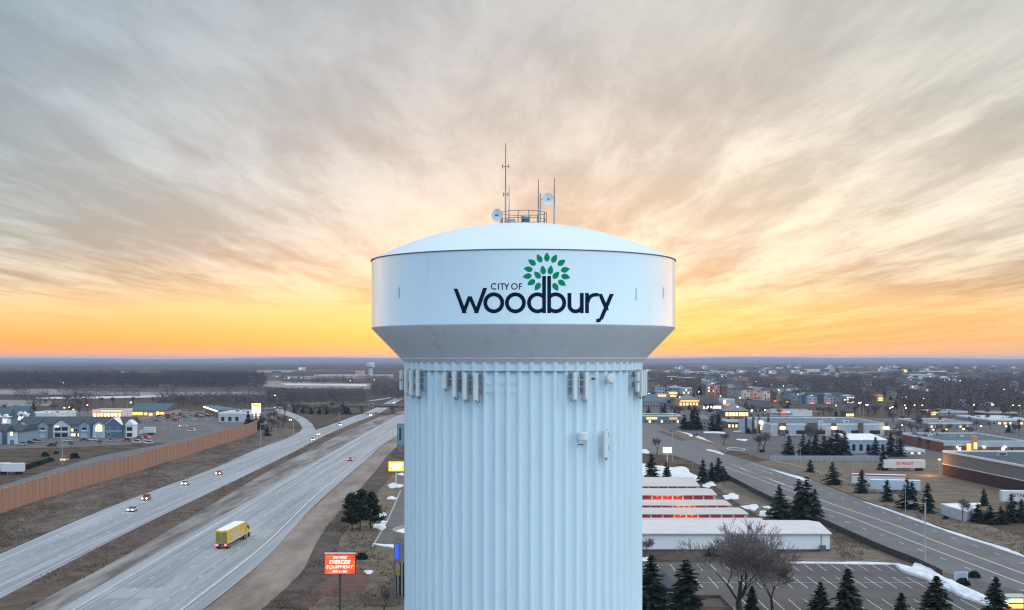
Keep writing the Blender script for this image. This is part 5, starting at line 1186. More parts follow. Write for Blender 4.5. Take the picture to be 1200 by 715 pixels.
for i in range(110):
    px, py = rng.choice([(rng.uniform(760,900), rng.uniform(474,503)), (rng.uniform(1042,1108), rng.uniform(484,532)), (rng.uniform(1042,1200), rng.uniform(488,512)), (rng.uniform(880,1045), rng.uniform(484,489))])
    if 752 < px < 800 and py > 492: continue
    btree(px, py-rng.uniform(8,13)*(py-420)/72, py, 'leafless tree around the shop car parks right of the tower', rng.uniform(1.0,1.5), 'leafless trees around the shop car parks')
for i in range(26):
    px, py = rng.uniform(342,404), rng.uniform(480,487)
    btree(px, py-rng.uniform(7,11), py, 'leafless tree in the dark thicket left of the bridge', rng.uniform(1.2,1.6), 'leafless trees in the thicket by the bridge')
# bushes in the hedge and verge
def bush_proto():
    rs = random.Random(4); C=[];D=[];U=[];ln=[];wd=[]
    for k in range(420):
        a, b, r = rs.uniform(0,6.28), rs.uniform(-.2,1.4), rs.uniform(.5,1); p = Vector((math.cos(a)*math.cos(b)*r, math.sin(a)*math.cos(b)*r, .15+math.sin(b)*r*.9)); d = Vector((rs.gauss(0,1),rs.gauss(0,1),rs.gauss(0,1))).normalized()
        C.append(p);D.append(d);U.append(d.orthogonal().normalized());ln.append(rs.uniform(.2,.42));wd.append(rs.uniform(.12,.25))
    v,f = leafcards(C,D,U,ln,wd); o = add_np(MB(),v,f).build('bush', M_need); tag(o,'dark bush','bush'); return Proto(o)
PBu = bush_proto()
for k in range(14): p = G(20+k*3.0, 553-k*.95); PBu.put((*p,0), rng.uniform(0,6), (1.6,1.6,1.5), 'dark bush in the clipped hedge behind the noise wall', 'bush', 'bushes of the dark hedge')
for px, py, s, lb in ((87.5,537,2.2,'dark bush right of the small lit kiosk'),(53,535,1.8,'dark bush left of the small lit kiosk'),(66,532,1.2,'low bush behind the small lit kiosk'),(391,661,1.0,'low bush behind the red lit sign'),(424,655.5,1.3,'upright dark scrub right of the red lit sign'),(1108,608.5,.8,'tiny bush in front of the pale snowy roofed building'),
   (835,652,1.6,'rounded bush by the wall of the long white building'),(853,653,1.4,'bush beside the trunk of the big bare tree'),(893,530,1.2,'small bush on the corner of the screen wall'),(1142,677,1.2,'dark shrub in the bed left of the white board sign'),(1129,686,1.3,'dark shrub bed below the white board sign')):
    PBu.put((*G(px,py),0), rng.uniform(0,6), (s,s,s), lb, 'bush')

# woods too far and dense to count
def woods(name, px_regions, n, hr, col, col2, wr=.45, seed=0, tri=30, sparse=1.0):
    r = np.random.RandomState(seed); V = []
    for reg in px_regions:
        xa, xb, ya, yb, share = reg; k = int(n*share)
        Ya, Yb = dep(yb), dep(ya); Y = Ya+(Yb-Ya)*r.rand(k)**.9; px = xa+(xb-xa)*r.rand(k); Xw = (px-CX)*Y/F
        keep = (np.sin(px*.11+Y*.004+reg[2])+np.sin(px*.031-Y*.0017))*.5 > -1+2*(1-sparse); Xw, Y = Xw[keep], Y[keep]; k = len(Y)
        h = r.uniform(hr[0], hr[1], k); w = h*wr*r.uniform(.8,1.3,k)
        for j in range(tri):
            th = r.rand(k)*6.283; ph = np.sqrt(r.rand(k)); zz = r.rand(k)
            prof = np.sqrt(np.clip(1-((zz-.55)/.5)**2, .02, 1)); c = np.stack([Xw+w*ph*prof*np.cos(th), Y+w*ph*prof*np.sin(th), h*(.12+.88*zz)], 1)
            a = r.randn(k,3); a /= np.linalg.norm(a,axis=1)[:,None]; b = r.randn(k,3); b /= np.linalg.norm(b,axis=1)[:,None]; s = (h*.095)[:,None]
            V.append(np.stack([c+a*s, c+b*s*.8, c-a*s*.9], 1))
    v = np.concatenate(V).reshape(-1,3); v[:,2] = np.maximum(v[:,2], .05); nt_ = len(v)//3
    me = bpy.data.meshes.new(name); me.vertices.add(len(v)); me.vertices.foreach_set('co', v.ravel()); me.loops.add(len(v)); me.loops.foreach_set('vertex_index', np.arange(len(v)))
    me.polygons.add(nt_); me.polygons.foreach_set('loop_start', np.arange(nt_)*3); me.polygons.foreach_set('loop_total', np.full(nt_,3)); me.update(); me.validate()
    me.materials.append(mat('foliage_'+name, col, .95, col2=col2, scale=.02, spec=.05)); o = bpy.data.objects.new(name, me); COL.objects.link(o); o['kind'] = 'stuff'; o['label'] = {'far_woods':'far leafless woods up to the skyline'}.get(name, 'mass of leafless woodland in the middle distance'); return o
dk, dk2 = (.036,.032,.034), (.078,.066,.066); br_, br2 = (.060,.050,.048), (.125,.104,.098)
woods('dark_wood', [(-20,310,446.5,455,.62),(190,300,442,447,.2),(-20,160,441.5,446,.18)], 4200, (8,18), dk, dk2, .55, 1)
woods('brown_wood', [(185,325,471,477,.24),(315,428,464,473.5,.5),(436,474,453,466,.26)], 1300, (6,11), br_, br2, .5, 2)
woods('hedgerow_trees', [(330,474,446,450.5,.4),(-10,110,470,478,.14),(0,320,464.5,466.5,.2),(420,474,466,470,.15)], 1000, (8,12), br_, br2, .5, 3, sparse=.6)
woods('suburb_wood', [(757,1215,441,452,.30),(980,1215,452,470,.36),(880,1010,449,462,.14),(757,830,452,462,.06),(1000,1215,470,486,.14)], 7000, (9,14), br_, br2, .5, 4, sparse=.58)
woods('far_woods', [(-20,480,431,438,.22),(-20,480,426,431,.16),(-20,480,422.8,426,.12),(757,1215,431,441,.26),(757,1215,426,431,.14),(757,1215,422.8,426,.10)], 9000, (11,17), dk2, br_, 1.3, 5, tri=16, sparse=.5)
woods('bottom_scrub', [(350,470,694,722,1.0)], 260, (.5,1.5), (.10,.070,.055), (.17,.125,.10), .6, 8, tri=30)
# ------------------------------------------------------------------ houses far off, each a small house of its own
hp = []
for i, (wl_, rf_) in enumerate(((W_white,R_grey),(W_beige,R_dark),(W_lblue,R_pale),(W_grey,R_dark),(W_cream,R_brown))):
    t = thing('house','small house','house'); box('wall', wl_, t, -6,6,0,9,0,5.4); MB().gable(-6,6,0,9,5.38,8.6,'x' if i%2 else 'y',.5).build('roof', rf_, t)
    box('window', M_glass if i % 2 else E_warm, t, -4,-2.4,-.05,.02,2.2,3.8); box('window', M_glass, t, 2.2,3.8,-.05,.02,2.2,3.8); hp.append(Proto(t))
kinds = ['white house with a grey roof','beige house with a dark roof','light blue house with a pale roof','grey house with a dark roof','cream house with a brown roof']
for i in range(190):
    px = rng.uniform(760,1200); py = 431+36*rng.random()**1.6
    if occupied(px, py) or (py > 462 and px < 1000): continue
    k = rng.randrange(5); s = rng.uniform(.8,1.25)*(1.5 if py < 440 else 1)
    hp[k].put((*G(px,py),0), rng.uniform(-.6,.6), s, 'far '+kinds[k]+' among the woods right of the tower', 'house', 'far houses right of the tower')
for px, py, s, k, lb in ((146,438,1.6,0,'white farmhouse far off in the woods left of the tower'),(24,450,1.2,1,'beige house at the edge of the dark wood on the left'),(75,450.5,1.2,0,'white house with a lit window in front of the dark wood'),(354,434,2.2,0,'white house on the pale far field left of the far water tower'),(324,442,1.6,3,'grey house at the left end of the far depots')):
    hp[k].put((*G(px,py),0), .2, s, lb, 'house')

# ------------------------------------------------------------------ vehicles
M_tyre = mat('black_tyre', (.015,.015,.017), .85); M_rim = mat('wheel_rim', (.35,.36,.38), .4, metal=.5); M_cglass = mat('car_glass', (.015,.018,.022), .08, spec=.6)
M_hl = mat('headlight_lens', (.6,.62,.64), .2); M_tl = mat('tail_lens', (.25,.02,.02), .3); E_head = glow('headlight_beam', (1,.90,.78), 14.0); E_tail = glow('tail_beam', (1,.05,.03), 14.0)
def paint(n, c): return mat('car_paint_'+n, c, .28, .03, 2, spec=.6)
CP = {'white':paint('white',(.62,.63,.65)),'silver':paint('silver',(.36,.38,.41)),'black':paint('black',(.02,.02,.024)),'red':paint('red',(.33,.03,.03)),'grey':paint('grey',(.12,.125,.135)),'blue':paint('blue',(.05,.09,.20)),'beige':paint('beige',(.38,.33,.26))}
def wheel(t, x, y, r, w):
    o = MB().tube((x-w/2,y,r),(x+w/2,y,r),r,r,16).build('wheel', M_tyre, t); sx = 1 if x > 0 else -1
    MB().tube((x+sx*w*.45,y,r),(x+sx*(w/2+.015),y,r),r*.62,r*.58,12).build('rim', M_rim, o)
def car_proto(suv):
    t = thing('car','car','car'); h = 1.72 if suv else 1.45; b = .86 if suv else .78
    pr = [(-2.25,.35),(2.25,.35),(2.3,.62),(2.2,b-.05),(1.15,b+.05),(-1.75 if suv else -1.35,b+.06),(-2.2,b+.02),(-2.3,.6)]
    def ext(poly, x0, x1, name, m_, par, tw0=1.0):
        n = len(poly); vs = [(x0,y,z) for y,z in poly]+[(x1,y,z) for y,z in poly]; fs = [tuple(range(n)), tuple(reversed(range(n,2*n)))]+[(i,n+i,n+(i+1)%n,(i+1)%n) for i in range(n)]
        me_ = MB().add(vs, fs).build(name, m_, par); md = me_.modifiers.new('bevel','BEVEL'); md.width = .06; md.segments = 2; return me_
    body = ext(pr, -.9, .9, 'body', CP['white'], t)
    gh = [(1.05,b+.04),(.35,h-.06),(-1.25 if not suv else -1.75,h-.06),(-1.95 if not suv else -2.15,b+.04)]
    ext(gh, -.78, .78, 'window', M_cglass, t)
    ext([(.30,h-.07),(.25,h),(-1.2 if not suv else -1.7,h),(-1.3 if not suv else -1.8,h-.07)], -.74, .74, 'roof', CP['white'], t)
    for x in (-.82,.82):
        for y in (-1.4,1.42): wheel(t, x, y, .34, .22)
    for x in (-.62,.62):
        MB().tube((x,2.22,.64),(x,2.33,.64),.20,.19,10).build('headlight', M_hl, t); box('tail_light', M_tl, t, x-.2, x+.2, -2.34,-2.2,.66,.84)
    return Proto(t)
CAR = [car_proto(False), car_proto(True)]
def car(px, py, col, label, rz=0.0, suv=None, lit=None, group=None, sc=1.0, cat='car', name=None):
    p = CAR[rng.random() < .5 if suv is None else suv]; tr_ = p.put((*G(px,py),.0), rz, sc, label, cat, group); tr_[0].location.z = .07
    for o, _ in tr_[1]:
        nm = o.name.split('.')[0]; m_ = None
        if nm in ('body','roof'): m_ = CP[col]
        elif nm == 'headlight': m_ = E_head if lit == 'head' else M_hl
        elif nm == 'tail_light': m_ = E_tail if lit in ('tail','head') else M_tl
        if m_: o.material_slots[0].link = 'OBJECT'; o.material_slots[0].material = m_
gw = 'cars on the motorway'
for px, py, c, s, lit, lb, rz in ((155,599.5,'silver',0,'head','silver car nearest on the motorway with headlights on',3.18),(171.5,586,'red',1,'head','red car just behind the nearest silver car',3.18),(217,568.5,'silver',0,'head','silver car coming alone in the middle of the motorway',3.18),(256.7,556.5,'red',0,'head','dark red car coming along the motorway farther off',3.18),
   (366,516.5,'silver',1,'head','car with headlights at the mouth of the slip road',3.4),(372.5,510.3,'white',0,'head','white car beside the mouth of the slip road',3.4),(398,499,'red',1,'head','red car coming out from beneath the bridge',3.45),(433,487.5,'white',1,'head','pale car just this side of the bridge',3.5),(441,485.5,'red',0,'tail','red car beside the pale one at the bridge',3.5),
   (410.5,540,'red',0,'tail','small red car driving away on the near carriageway',.13),(470,465,'white',0,'head','car with bright lights far beyond the bridge',3.6),(460.5,472.5,'white',1,'head','white car just beyond the bridge',3.6),(338,493.2,'silver',0,'head','car with lights on the curving slip road',3.9),(325,479,'grey',0,'head','grey car on the cross road by the slip road',1.2)):
    car(px, py, c, lb, rz, s, lit, gw)
car(813.5,512,'grey','car with glowing lights beside the snow line at the junction',2.2,1,'head')
ga = 'cars parked at the apartments'
for i,(px,py,c,s,lit,lb,rz) in enumerate(((26,522,'beige',1,None,'beige car in the glow before the left apartment wing',1.6),(34,520,'black',0,None,'black car beside the beige one at the apartments',1.6),(44,519,'silver',1,None,'silver car parked before the lit arch',1.6),(40,517.5,'blue',0,None,'dark blue car behind the silver one',1.6),(60,523.5,'black',1,None,'dark car apart from the others near the leafless tree',1.5),
   (79,517.5,'white',0,None,'white car before the double porch',1.6),(98,517,'black',0,None,'black car left of the white one before the small gable',1.6),(108,516.5,'white',1,None,'white car before the right lit arch',1.6),(130,517.5,'beige',0,None,'beige car in front of the deep blue gable',1.6),(148,517.5,'red',1,None,'red car at the end porch of the apartments',1.6),
   (162,514.5,'red',0,'tail','red car with lit lamps beyond the end porch',1.5),(170,514,'red',0,'tail','red car right of another red one by the end porch',1.5),(160,519.5,'white',1,None,'white car left of a pair near the noise wall road',1.2),(168,518.5,'white',0,None,'white car in the middle near the noise wall road',1.2),(174,520.5,'white',1,None,'white car nearest the noise wall road',1.2),
   (183,494,'blue',0,None,'dark purple blue car before the supermarket',1.4),(207,494.5,'red',1,'tail','bright red car on the shop car park',1.4),(215,500.5,'white',0,'head','white car with lights on the street bend',1.7),(224,506,'white',1,None,'white car by the roundabout kerb',1.7),(243,488.5,'black',0,None,'black car before the slanting canopy',1.5),(195,486,'silver',0,None,'silver car right of the supermarket',1.5),
   (172,491,'white',1,None,'white van like car before the supermarket',1.4),(178,492.5,'silver',0,None,'pale car at the supermarket front',1.4),(214,487,'silver',1,None,'silver car in the middle of the shop car park',1.5),(224,489,'beige',0,None,'beige car in the shop car park',1.5),(232,485,'grey',0,None,'grey car at the back of the shop car park',1.5))):
    car(px, py, c, lb, rz, s, lit, ga)
for i in range(46):
    px, py = rng.uniform(765,1190), rng.uniform(470,512)
    if 795 < px < 905 and py > 503 or occupied(px,py) or (903 < px < 1042 and 488 < py < 514) or (1088<px and py>486): continue
    c = rng.choice(list(CP)); car(px, py, c, c+' car parked among the shops right of the tower', rng.uniform(0,6.28), None, rng.choice([None,None,'tail']), 'cars parked among the shops')
# yellow lorry
p0 = Vector(G(259.5,644)); p1 = Vector(G(287.5,628.3)); an = math.atan2(p1.y-p0.y, p1.x-p0.x)-math.pi/2
t = thing('semi_truck','yellow articulated lorry with a white roof and red tail lights driving away','lorry',(p0.x,p0.y,.07), an)
M_yel = mat('lorry_yellow', (.60,.39,.03), .45, .12, .8, spec=.4); M_yel2 = mat('lorry_yellow_door', (.22,.19,.03), .5, .25, 1.2); M_wtop = mat('lorry_white_roof', (.70,.70,.72), .5)
tl = box('trailer', M_yel, t, -1.3,1.3,0,16.0,1.15,4.05); box('trailer_roof', M_wtop, tl, -1.29,1.29,.02,15.98,4.052,4.11)
box('rear_frame', M_yel, tl, -1.32,1.32,-.06,-.002,3.7,4.12)
for x in (-.64,.64): d_ = box('rear_door', M_yel2, tl, x-.60, x+.60, -.05,-.003,1.25,3.68); MB().tube((x*.35,-.09,1.3),(x*.35,-.09,3.6),.03).build('lock_bar', m_steel, d_)
mgr = mat('lorry_side_graphic', (.62,.60,.42), .5, col2=(.36,.20,.08), scale=.5)
for x in (-1,1): box('side_panel', mgr, tl, x*1.302-.004, x*1.302+.004, 3.2,12.5,1.5,3.1); box('side_rail', M_wtop, tl, x*1.31-.02, x*1.31+.02, .1,15.9,1.12,1.24)
for x in (-.95,.95): box('tail_light', E_tail, t, x-.28, x+.28, -.12,-.03,.78,1.02)
for x in (-.25,0,.25): box('marker_light', E_tail, t, x-.06, x+.06, -.1,-.062,3.92,4.04)
box('bumper', m_darkst, t, -1.2,1.2,-.05,.15,.5,.68); box('chassis', m_darkst, t, -.5,.5,.3,20.4,.8,1.1)
cab = MB().add([(-1.25,16.6,1.0),(1.25,16.6,1.0),(1.25,19.0,1.0),(-1.25,19.0,1.0),(-1.25,16.6,3.95),(1.25,16.6,3.95),(1.25,18.2,3.7),(-1.25,18.2,3.7),(1.2,19.0,2.4),(-1.2,19.0,2.4)],[(3,2,1,0),(4,5,6,7),(0,1,5,4),(7,6,8,9),(1,2,8,6,5),(3,0,4,7,9),(2,3,9,8)]).build('cab', M_yel, t)
box('hood', M_yel, t, -1.05,1.05,19.002,20.9,.9,2.2); box('side_window', M_cglass, cab, 1.252,1.27,17.6,18.6,2.3,3.1); box('side_window', M_cglass, cab, -1.27,-1.252,17.6,18.6,2.3,3.1)
for x in (-1.4,1.4): box('mirror', m_darkst, cab, x-.12, x+.12, 18.7,18.85,2.0,2.7); MB().tube((x*.95,16.3,1.2),(x*.95,16.3,4.2),.09).build('exhaust_pipe', m_steel, t)
for y in (1.0,2.3,15.2,16.5,20.0):
    for x in (-1.08,1.08): wheel(t, x, y, .52, .42)
# trailers
def trailer(px, py, L_, rz, label, wall, txt=None, top=R_white, name='trailer', cat='trailer', cabin=False):
    t = thing(name, label, cat, (*G(px,py),0), rz)
    b = box('body', wall, t, 0,L_,0,2.6,1.1,4.0); box('roof', top, b, .02,L_-.02,.02,2.58,4.002,4.07); box('side_skirt', m_darkst, t, L_*.3,L_*.62,.2,.3,.45,1.08)
    for x in (L_-1.3,L_-2.7):
        for y in (.2,2.4): o = MB().tube((x,y-.18,.5),(x,y+.18,.5),.5,.5,14).build('wheel', M_tyre, t)
    for x in (1.8,): box('landing_leg', m_steel, t, x-.1,x+.1,.5,.7,.06,1.1)
    if cabin: box('cab', CP['white'], t, -2.3,-.2,.1,2.5,.5,2.5); box('windscreen', M_cglass, t, -2.33,-2.301,.3,2.3,1.5,2.3)
    return t
M_trw = mat('trailer_white', (.55,.56,.59), .5, .04, 2); M_trb = mat('trailer_blue_white', (.40,.48,.56), .5, .04, 2); m_redl = mat('red_lettering', (.45,.02,.03), .6, .03)
def logo(t, x, z, r):
    def ringm(nm, ri, ro, m_, y):
        mb = MB(); k = 28
        for i in range(k):
            q_ = 2*math.pi*i/k
            for rr2 in (ri,ro): mb.v.append((x+rr2*math.cos(q_), y, z+rr2*math.sin(q_)))
        mb.f = [(2*i,2*i+1,2*((i+1)%k)+1,2*((i+1)%k)) for i in range(k)]; mb.build(nm, m_, t)
    ringm('roundel', r*.62, r, m_redl, -.006); ringm('roundel_dot', .001, r*.3, m_redl, -.007)
t = trailer(1036.5,552,15.3,0,'white box trailer with red TARGET lettering beside the tall evergreen',M_trw); text('lettering','TARGET',5.2,1.05,m_redl,t,(8.3,-.008,2.3),bold=.03); logo(t,5.0,2.83,.6)
an2 = math.atan2(G(1200,592.5)[1]-G(1175,590)[1], G(1200,592.5)[0]-G(1175,590)[0])
t = trailer(1174,592,15.3,-.12,'white box trailer at the right edge of the picture, partly behind a spruce',M_trw); text('lettering','TARGET',5.2,1.05,mat('grey_lettering',(.10,.10,.12)),t,(6.6,-.008,2.3),bold=.03); logo(t,3.3,2.83,.6)
t = trailer(998,570,17,-.30,'pale box trailer with a red edge and snowy roof behind a spruce',M_trw); box('red_band', m_redl, t, 0,17,-.02,-.001,3.6,3.98)
trailer(1020,577.5,15,-.20,'pale blue box trailer with a snowy roof right of the red edged one',M_trb)
t = trailer(168,509.5,6.2,0,'white box van parked beside the end porch of the apartments',M_trw,name='box_truck',cat='van',cabin=True)
t = trailer(2,556.5,7.5,.12,'white trailer under snow at the left edge behind the noise wall',M_trw)
trailer(-6,556,5,.1,'white van beside the snowy trailer at the left edge',M_trw,name='box_truck',cat='van',cabin=True)

# ------------------------------------------------------------------ signs
def face(name, m_, t, x0, x1, z0, z1, y): return box(name, m_, t, x0, x1, y-.03, y, z0, z1)
Ys = 194.0; s_ = Ys/F; zb = zat(672.5,Ys); zt = zat(650,Ys); wd = 35*s_
t = thing('exercise_sign','glowing red sign on a dark pole advertising exercise equipment','sign',(xat(398.3,Ys),Ys,0))
MB().tube((0,.25,0),(0,.25,zb+.1),.20,.17,12).build('post', W_dark, t)
cab_ = box('cabinet', mat('sign_cabinet_dark_red',(.16,.02,.02),.5), t, -wd/2-.1, wd/2+.1, 0, .5, zb-.1, zt+.1); box('top_cap', M_trim, cab_, -wd/2-.12, wd/2+.12, -.05,.55, zt+.102, zt+.22)
def lit_face():
    m = bpy.data.materials.new('backlit_red_face'); m.use_nodes = True; nt2 = m.node_tree; b = nt2.nodes['Principled BSDF']; tc2 = nt2.nodes.new('ShaderNodeTexCoord')
    n = nt2.nodes.new('ShaderNodeTexNoise'); n.inputs['Scale'].default_value = .8; nt2.links.new(tc2.outputs['Object'], n.inputs['Vector']); r = nt2.nodes.new('ShaderNodeValToRGB'); nt2.links.new(n.outputs['Fac'], r.inputs[0])
    r.color_ramp.elements[0].position = .38; r.color_ramp.elements[1].position = .68; r.color_ramp.elements[0].color = (.85,.035,.008,1); r.color_ramp.elements[1].color = (1,.17,.015,1)
    b.inputs['Base Color'].default_value = (.5,.05,.02,1); nt2.links.new(r.outputs[0], b.inputs['Emission Color']); b.inputs['Emission Strength'].default_value = 1.25; return m
fc = face('face', lit_face(), t, -wd/2, wd/2, zb, zt, -.001); m_wl = glow('white_lettering',(1,.93,.88),1.15); hh = zt-zb
for tx_, w_, h_, z_ in (('2ND WIND',.46,.13,.79),('EXERCISE',.72,.20,.52),('EQUIPMENT',.90,.20,.25),('NEW & USED',.50,.11,.07)):
    text('lettering', tx_, wd*w_, hh*h_, m_wl, t, (0,-.04,zb+hh*z_), shear=.22, bold=.012)
t = thing('post_sign','yellow lit sign on a pale post at the left edge of the column','sign',(*G(464,570),0)); s_ = dep(570)/F
MB().tube((0,.2,0),(0,.2,17.5*s_),.17,.15,10).build('post', M_trim, t); c_ = box('cabinet', mat('sign_cabinet_amber',(.35,.2,.04)), t, -9*s_,9.5*s_,0,.5,17.4*s_,29.4*s_)
box('face', glow('amber_face',(1,.50,.06),1.3), c_, -8.6*s_,9.1*s_,-.05,-.001,17.8*s_,29*s_); 
for z0_, z1_, a_, b2_ in ((23.2,26.4,-6.8,7.2),(20.6,22.2,-4.5,6.2)): box('lit_band', m_wl, c_, a_*s_, b2_*s_, -.09, -.051, z0_*s_, z1_*s_)
bpy.data.objects[t.name]['label'] = 'yellow lit sign on a pale post at the left edge of the column'
t = thing('post_sign','warm white lit sign on a white post right of the column','sign',(*G(782,546),0)); s_ = dep(546)/F
MB().tube((0,.2,0),(0,.2,15.2*s_),.16,.14,10).build('post', M_trim, t); c_ = box('cabinet', M_trim, t, -5.2*s_,5.2*s_,0,.5,15*s_,22*s_); box('face', glow('warm_face',(1,.72,.36),2.2), c_, -4.9*s_,4.9*s_,-.05,-.001,15.3*s_,21.7*s_)
t = thing('board_sign','plain white board sign on two legs beside the ploughed snow bank','sign',(*G(1126.5,684),0)); s_ = dep(684)/F
b_ = box('board', W_lblue, t, -7*s_,7*s_,0,.15,5*s_,13*s_); box('frame', M_trim, b_, -7.6*s_,7.6*s_,-.03,.18,13.002*s_,13.7*s_)
for x in (-7.2,7.2): box('leg', M_trim, t, x*s_-.08,x*s_+.08,.02,.18,0,13*s_)
for x in (-4,3): box('faint_text_bar', W_pale, b_, (x-2)*s_,(x+2)*s_,-.02,-.001,8.5*s_,9.3*s_)
t = thing('lit_kiosk','small kiosk sign glowing orange and red in the bottom right corner','sign',(xat(1190,212),212,0)); s_ = 212/F
z0 = zat(716,212); box('base', W_brick, t, -13*s_,13*s_,.1,2.2,0,z0); box('canopy', mat('kiosk_green',(.30,.42,.34)), t, -17*s_,14*s_,-.4,2.6,zat(701.2,212),zat(699,212)); box('side_panel', glow('green_white_panel',(.62,.85,.62),.75), t, -15*s_,-5*s_,0,2,zat(708,212),zat(701.3,212)-.002)
box('lit_panel', E_warm, t, -4.8*s_,9*s_,-.06,2,zat(706.5,212),zat(701.4,212)); box('lit_panel', E_orange, t, -8*s_,9*s_,-.08,2,zat(714,212),zat(708.2,212)); box('red_panel', E_red, t, -14*s_,-8.1*s_,-.05,2,zat(715,212),zat(709,212)); box('dark_band', W_dark, t, -8*s_,9.3*s_,-.1,2,zat(708,212),zat(706.6,212))
t = thing('highway_sign','tall teal highway sign seen beside the left edge of the column','sign',(*G(474,528),0)); s_ = dep(528)/F
box('panel', mat('sign_teal',(.13,.25,.28),.6), t, -8*s_,8*s_,0,.3,6*s_,31*s_); box('sign_frame', W_teal, t, -8.6*s_,8.6*s_,.301,.5,5.5*s_,31.5*s_)
for x in (-5.5,5.5): box('post', m_steel, t, x*s_-.2,x*s_+.2,.302,.6,0,30*s_)
box('sign_strip', M_glass, t, -6.2*s_,-3.8*s_,-.05,-.001,12*s_,27*s_)

# ------------------------------------------------------------------ street lamps, poles
def lamp_proto(m_, name='street_lamp', arm=2.0, h=9.0, double=False, bulb=.42):
    t = thing(name,'lamp','street lamp'); MB().tube((0,0,0),(0,0,h),.11,.07,6).build('pole', m_steel, t)
    for s in ((-1,1) if double else (1,)):
        MB().tube((0,0,h-.2),(s*arm,0,h+.15),.05,.04,5).build('arm', m_steel, t); box('lamp_head', m_darkst, t, s*arm-.45,s*arm+.45,-.2,.2,h+.1,h+.28); MB().lathe([(.02,-bulb*.8),(bulb*.7,-bulb*.5),(bulb,0),(.02,.02)],10,(s*arm,0,h+.09)).build('bulb', m_, t)
    return Proto(t)
LW, LS_, LO = lamp_proto(E_bulb), lamp_proto(E_sod), lamp_proto(mat('unlit_lamp_lens',(.4,.42,.45),.3))
def lamp(px, py, kind, label, h=9.0, rz=0.0, group=None, size=None):
    Y = dep(py); s = h/9.0; kind.put((xat(px,Y),Y,0), rz, s, label, 'street lamp', group)
lamp(1084,665,LO,'tall unlit street lamp beside the county road and the snow bank',13,R(180)); lamp(305.5,523.5,LO,'unlit lamp post beside the end of the noise wall',11,0); lamp(73,545,LO,'lamp post behind the noise wall beside the small lit kiosk',11,0); lamp(460,517.5,LO,'dark pole on the near carriageway verge beside the column',7,0)
lamp(788,541,LO,'thin dark pole right of the lit post sign',13,0); lamp(398,500,LO,'lamp post on the motorway median',9,0); lamp(344,512,LO,'lamp post beside the slip road mouth',10,0)
lamp(149.5,490,LW,'bright white lamp before the supermarket',11)
for i in range(34):
    px, py = rng.uniform(185,250), rng.uniform(484.5,494)
    c = rng.choice(list(CP)); car(px, py, c, c+' car parked on the shop car park left of the pale store', 1.5+rng.choice((0,3.14)), None, None, 'cars parked on the left shop car park')
gl2 = 'lit lamps among the shops right of the tower'
for px, yt in ((820,459),(846,464),(866,476.5),(898,480),(918,452),(903,450.5),(868,466),(760,461),(799,465),(777,437),(847,441),(867,441),(1008,472),(1012,474),(1046,478),(1049,476.5),(1059,474.5),(1059,478),(1071,474.5),(1078,474.5),(1083,467),(1090,503),(1129,502.5),(1146,499),(1112,503),(1175,499),(1184,474.5),(1196,475),(1053,498),(1140,474),(982,475),(1007,471.5),(1111,444.5),(1125,446),(1179,456),(1068,442.5),(1077,442.5),(1060,465),(1057,465),(1020,474),(953,463),(938,462),(884,447)):
    base = yt+9*.0+ (9.2*(yt-420)/(42-9.2))
    lamp(px, base, LS_ if rng.random() < .4 else LW, 'lit street lamp among the shops and houses right of the tower', 9.0, rng.uniform(0,6), gl2)
for px, yt in ((73.5,477.5),(79,477),(86,479.5),(105,474.5),(75,448.5),(325,463),(335,443.5),(411,446),(437,445),(324,441)):
    lamp(px, yt+9.2*(yt-420)/(42-9.2), LS_ if px < 110 else LW, 'lit lamp beyond the apartments and fields left of the tower', 9.0, rng.uniform(0,6), 'lit lamps left of the tower')
# plain poles standing on the shop car parks
PO = thing('pole','pole','pole'); MB().tube((0,0,0),(0,0,1),.012,.008,6).build('shaft', m_steel, PO); box('crosspiece', m_steel, PO, -.07,.07,-.012,.012,.955,.985); PO = Proto(PO)
for px, yt, yb in ((208,479,500),(218,480,496),(227,484,496),(240,480,499),(200,492,508),(192,486,507),(236,486,502)):
    Y = dep(yb); PO.put((xat(px,Y),Y,0), 0, (10,10,(yb-yt)*Y/F), 'thin grey lamp pole standing in the shop car parks left of the noise wall end', 'pole', 'poles in the shop car parks on the left')
for px, yt, yb in ((932,523,543),(938,524,545),(1000,545,563),(1061,566,606),(1085,583,607),(812,538,547),(880,549,575)):
    Y = dep(yb); PO.put((xat(px,Y),Y,0), 0, (6,6,(yb-yt)*Y/F), 'thin pole beside the county road right of the tower', 'pole', 'poles beside the county road')
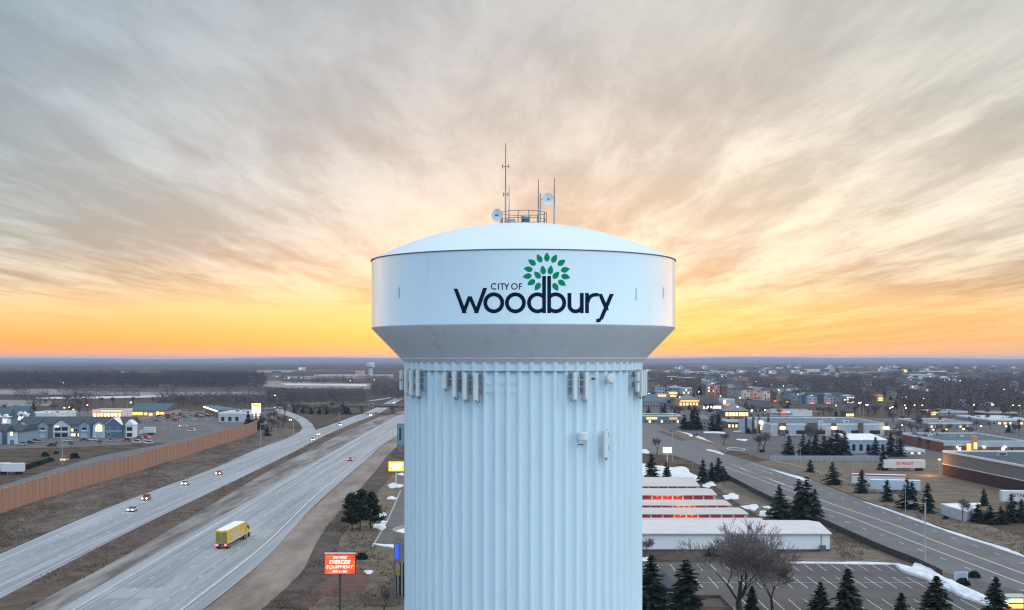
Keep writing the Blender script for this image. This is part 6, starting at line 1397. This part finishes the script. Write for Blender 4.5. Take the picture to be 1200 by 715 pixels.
# dark wire fence with brush along the near verge of the county road
fx = resample(cat_rom([G(*p) for p in ((838,553),(866,568.5),(903,587.5),(960,613),(1030,645),(1075,663),(1104,677))]), 60); o0 = Vector(fx[30]); t = thing('wire_fence','long dark wire fence along the near verge of the county road','fence',(o0.x,o0.y,0)); fm = MB()
for k in range(59): wallseg(fm, tuple(fx[k]-fx[30]), tuple(fx[k+1]-fx[30]), .12, .02, 1.5)
fm.build('mesh_panel', mat('fence_brush_dark',(.022,.018,.017),.95,col2=(.07,.055,.048),scale=.8), t)
for k in range(0,60,2): o = box('post', m_darkst, t, -.1,.1,-.1,.1,0,1.65); o.location = (fx[k][0]-fx[30][0], fx[k][1]-fx[30][1], 0)
# guard rail on the far verge: posts and beam
t = thing('guard_rail','pale guard rail on the far verge of the county road','guard rail',(*G(1000,570),0)); o0 = Vector(G(1000,570))
gp = resample(cat_rom([tuple(Vector(G(*p))-o0) for p in ((908,543),(950,553),(1000,569.5),(1046,583.5),(1090,598),(1105,603))]), 60); rm_ = MB()
for k in range(59): wallseg(rm_, tuple(gp[k]), tuple(gp[k+1]), .1, .75, 1.1)
rm_.build('beam', mat('guard_rail_steel',(.42,.41,.38),.5), t)
for k in range(0,60,2): o = box('post', m_steel, t, -.08,.08,-.08,.08,0,.74); o.location = (gp[k][0],gp[k][1],0)
# warm lamp on the store wall that lights the lawn
t = thing('flood_lamp','flood lamp on a short post lighting the lawn behind the lettered trailer','lamp',(*G(1101,556),0)); MB().tube((0,0,0),(0,0,5.5),.08,.06,6).build('post', m_steel, t); box('lamp_head', E_sod, t, -.4,.4,-.25,.25,5.3,5.49)
l_ = bpy.data.lights.new('flood_lamp_light','POINT'); l_.energy = 2600; l_.color = (1,.50,.14); l_.shadow_soft_size = .3; lo = bpy.data.objects.new('flood_lamp_light', l_); COL.objects.link(lo); lo.parent = t; lo.location = (-5,-4.5,3.6)

# ------------------------------------------------------------------ the air
hm = bpy.data.materials.new('evening_haze'); hm.use_nodes = True; nh = hm.node_tree; nh.nodes.clear(); ho = nh.nodes.new('ShaderNodeOutputMaterial'); pv = nh.nodes.new('ShaderNodeVolumePrincipled'); nh.links.new(pv.outputs[0], ho.inputs['Volume'])
pv.inputs['Color'].default_value = (.56,.68,.95,1); pv.inputs['Density'].default_value = 5.2e-5; pv.inputs['Anisotropy'].default_value = 0.0
hz = MB().box(-21000,21000,-700,26200,-1,74).build('haze', hm); hz['kind'] = 'stuff'
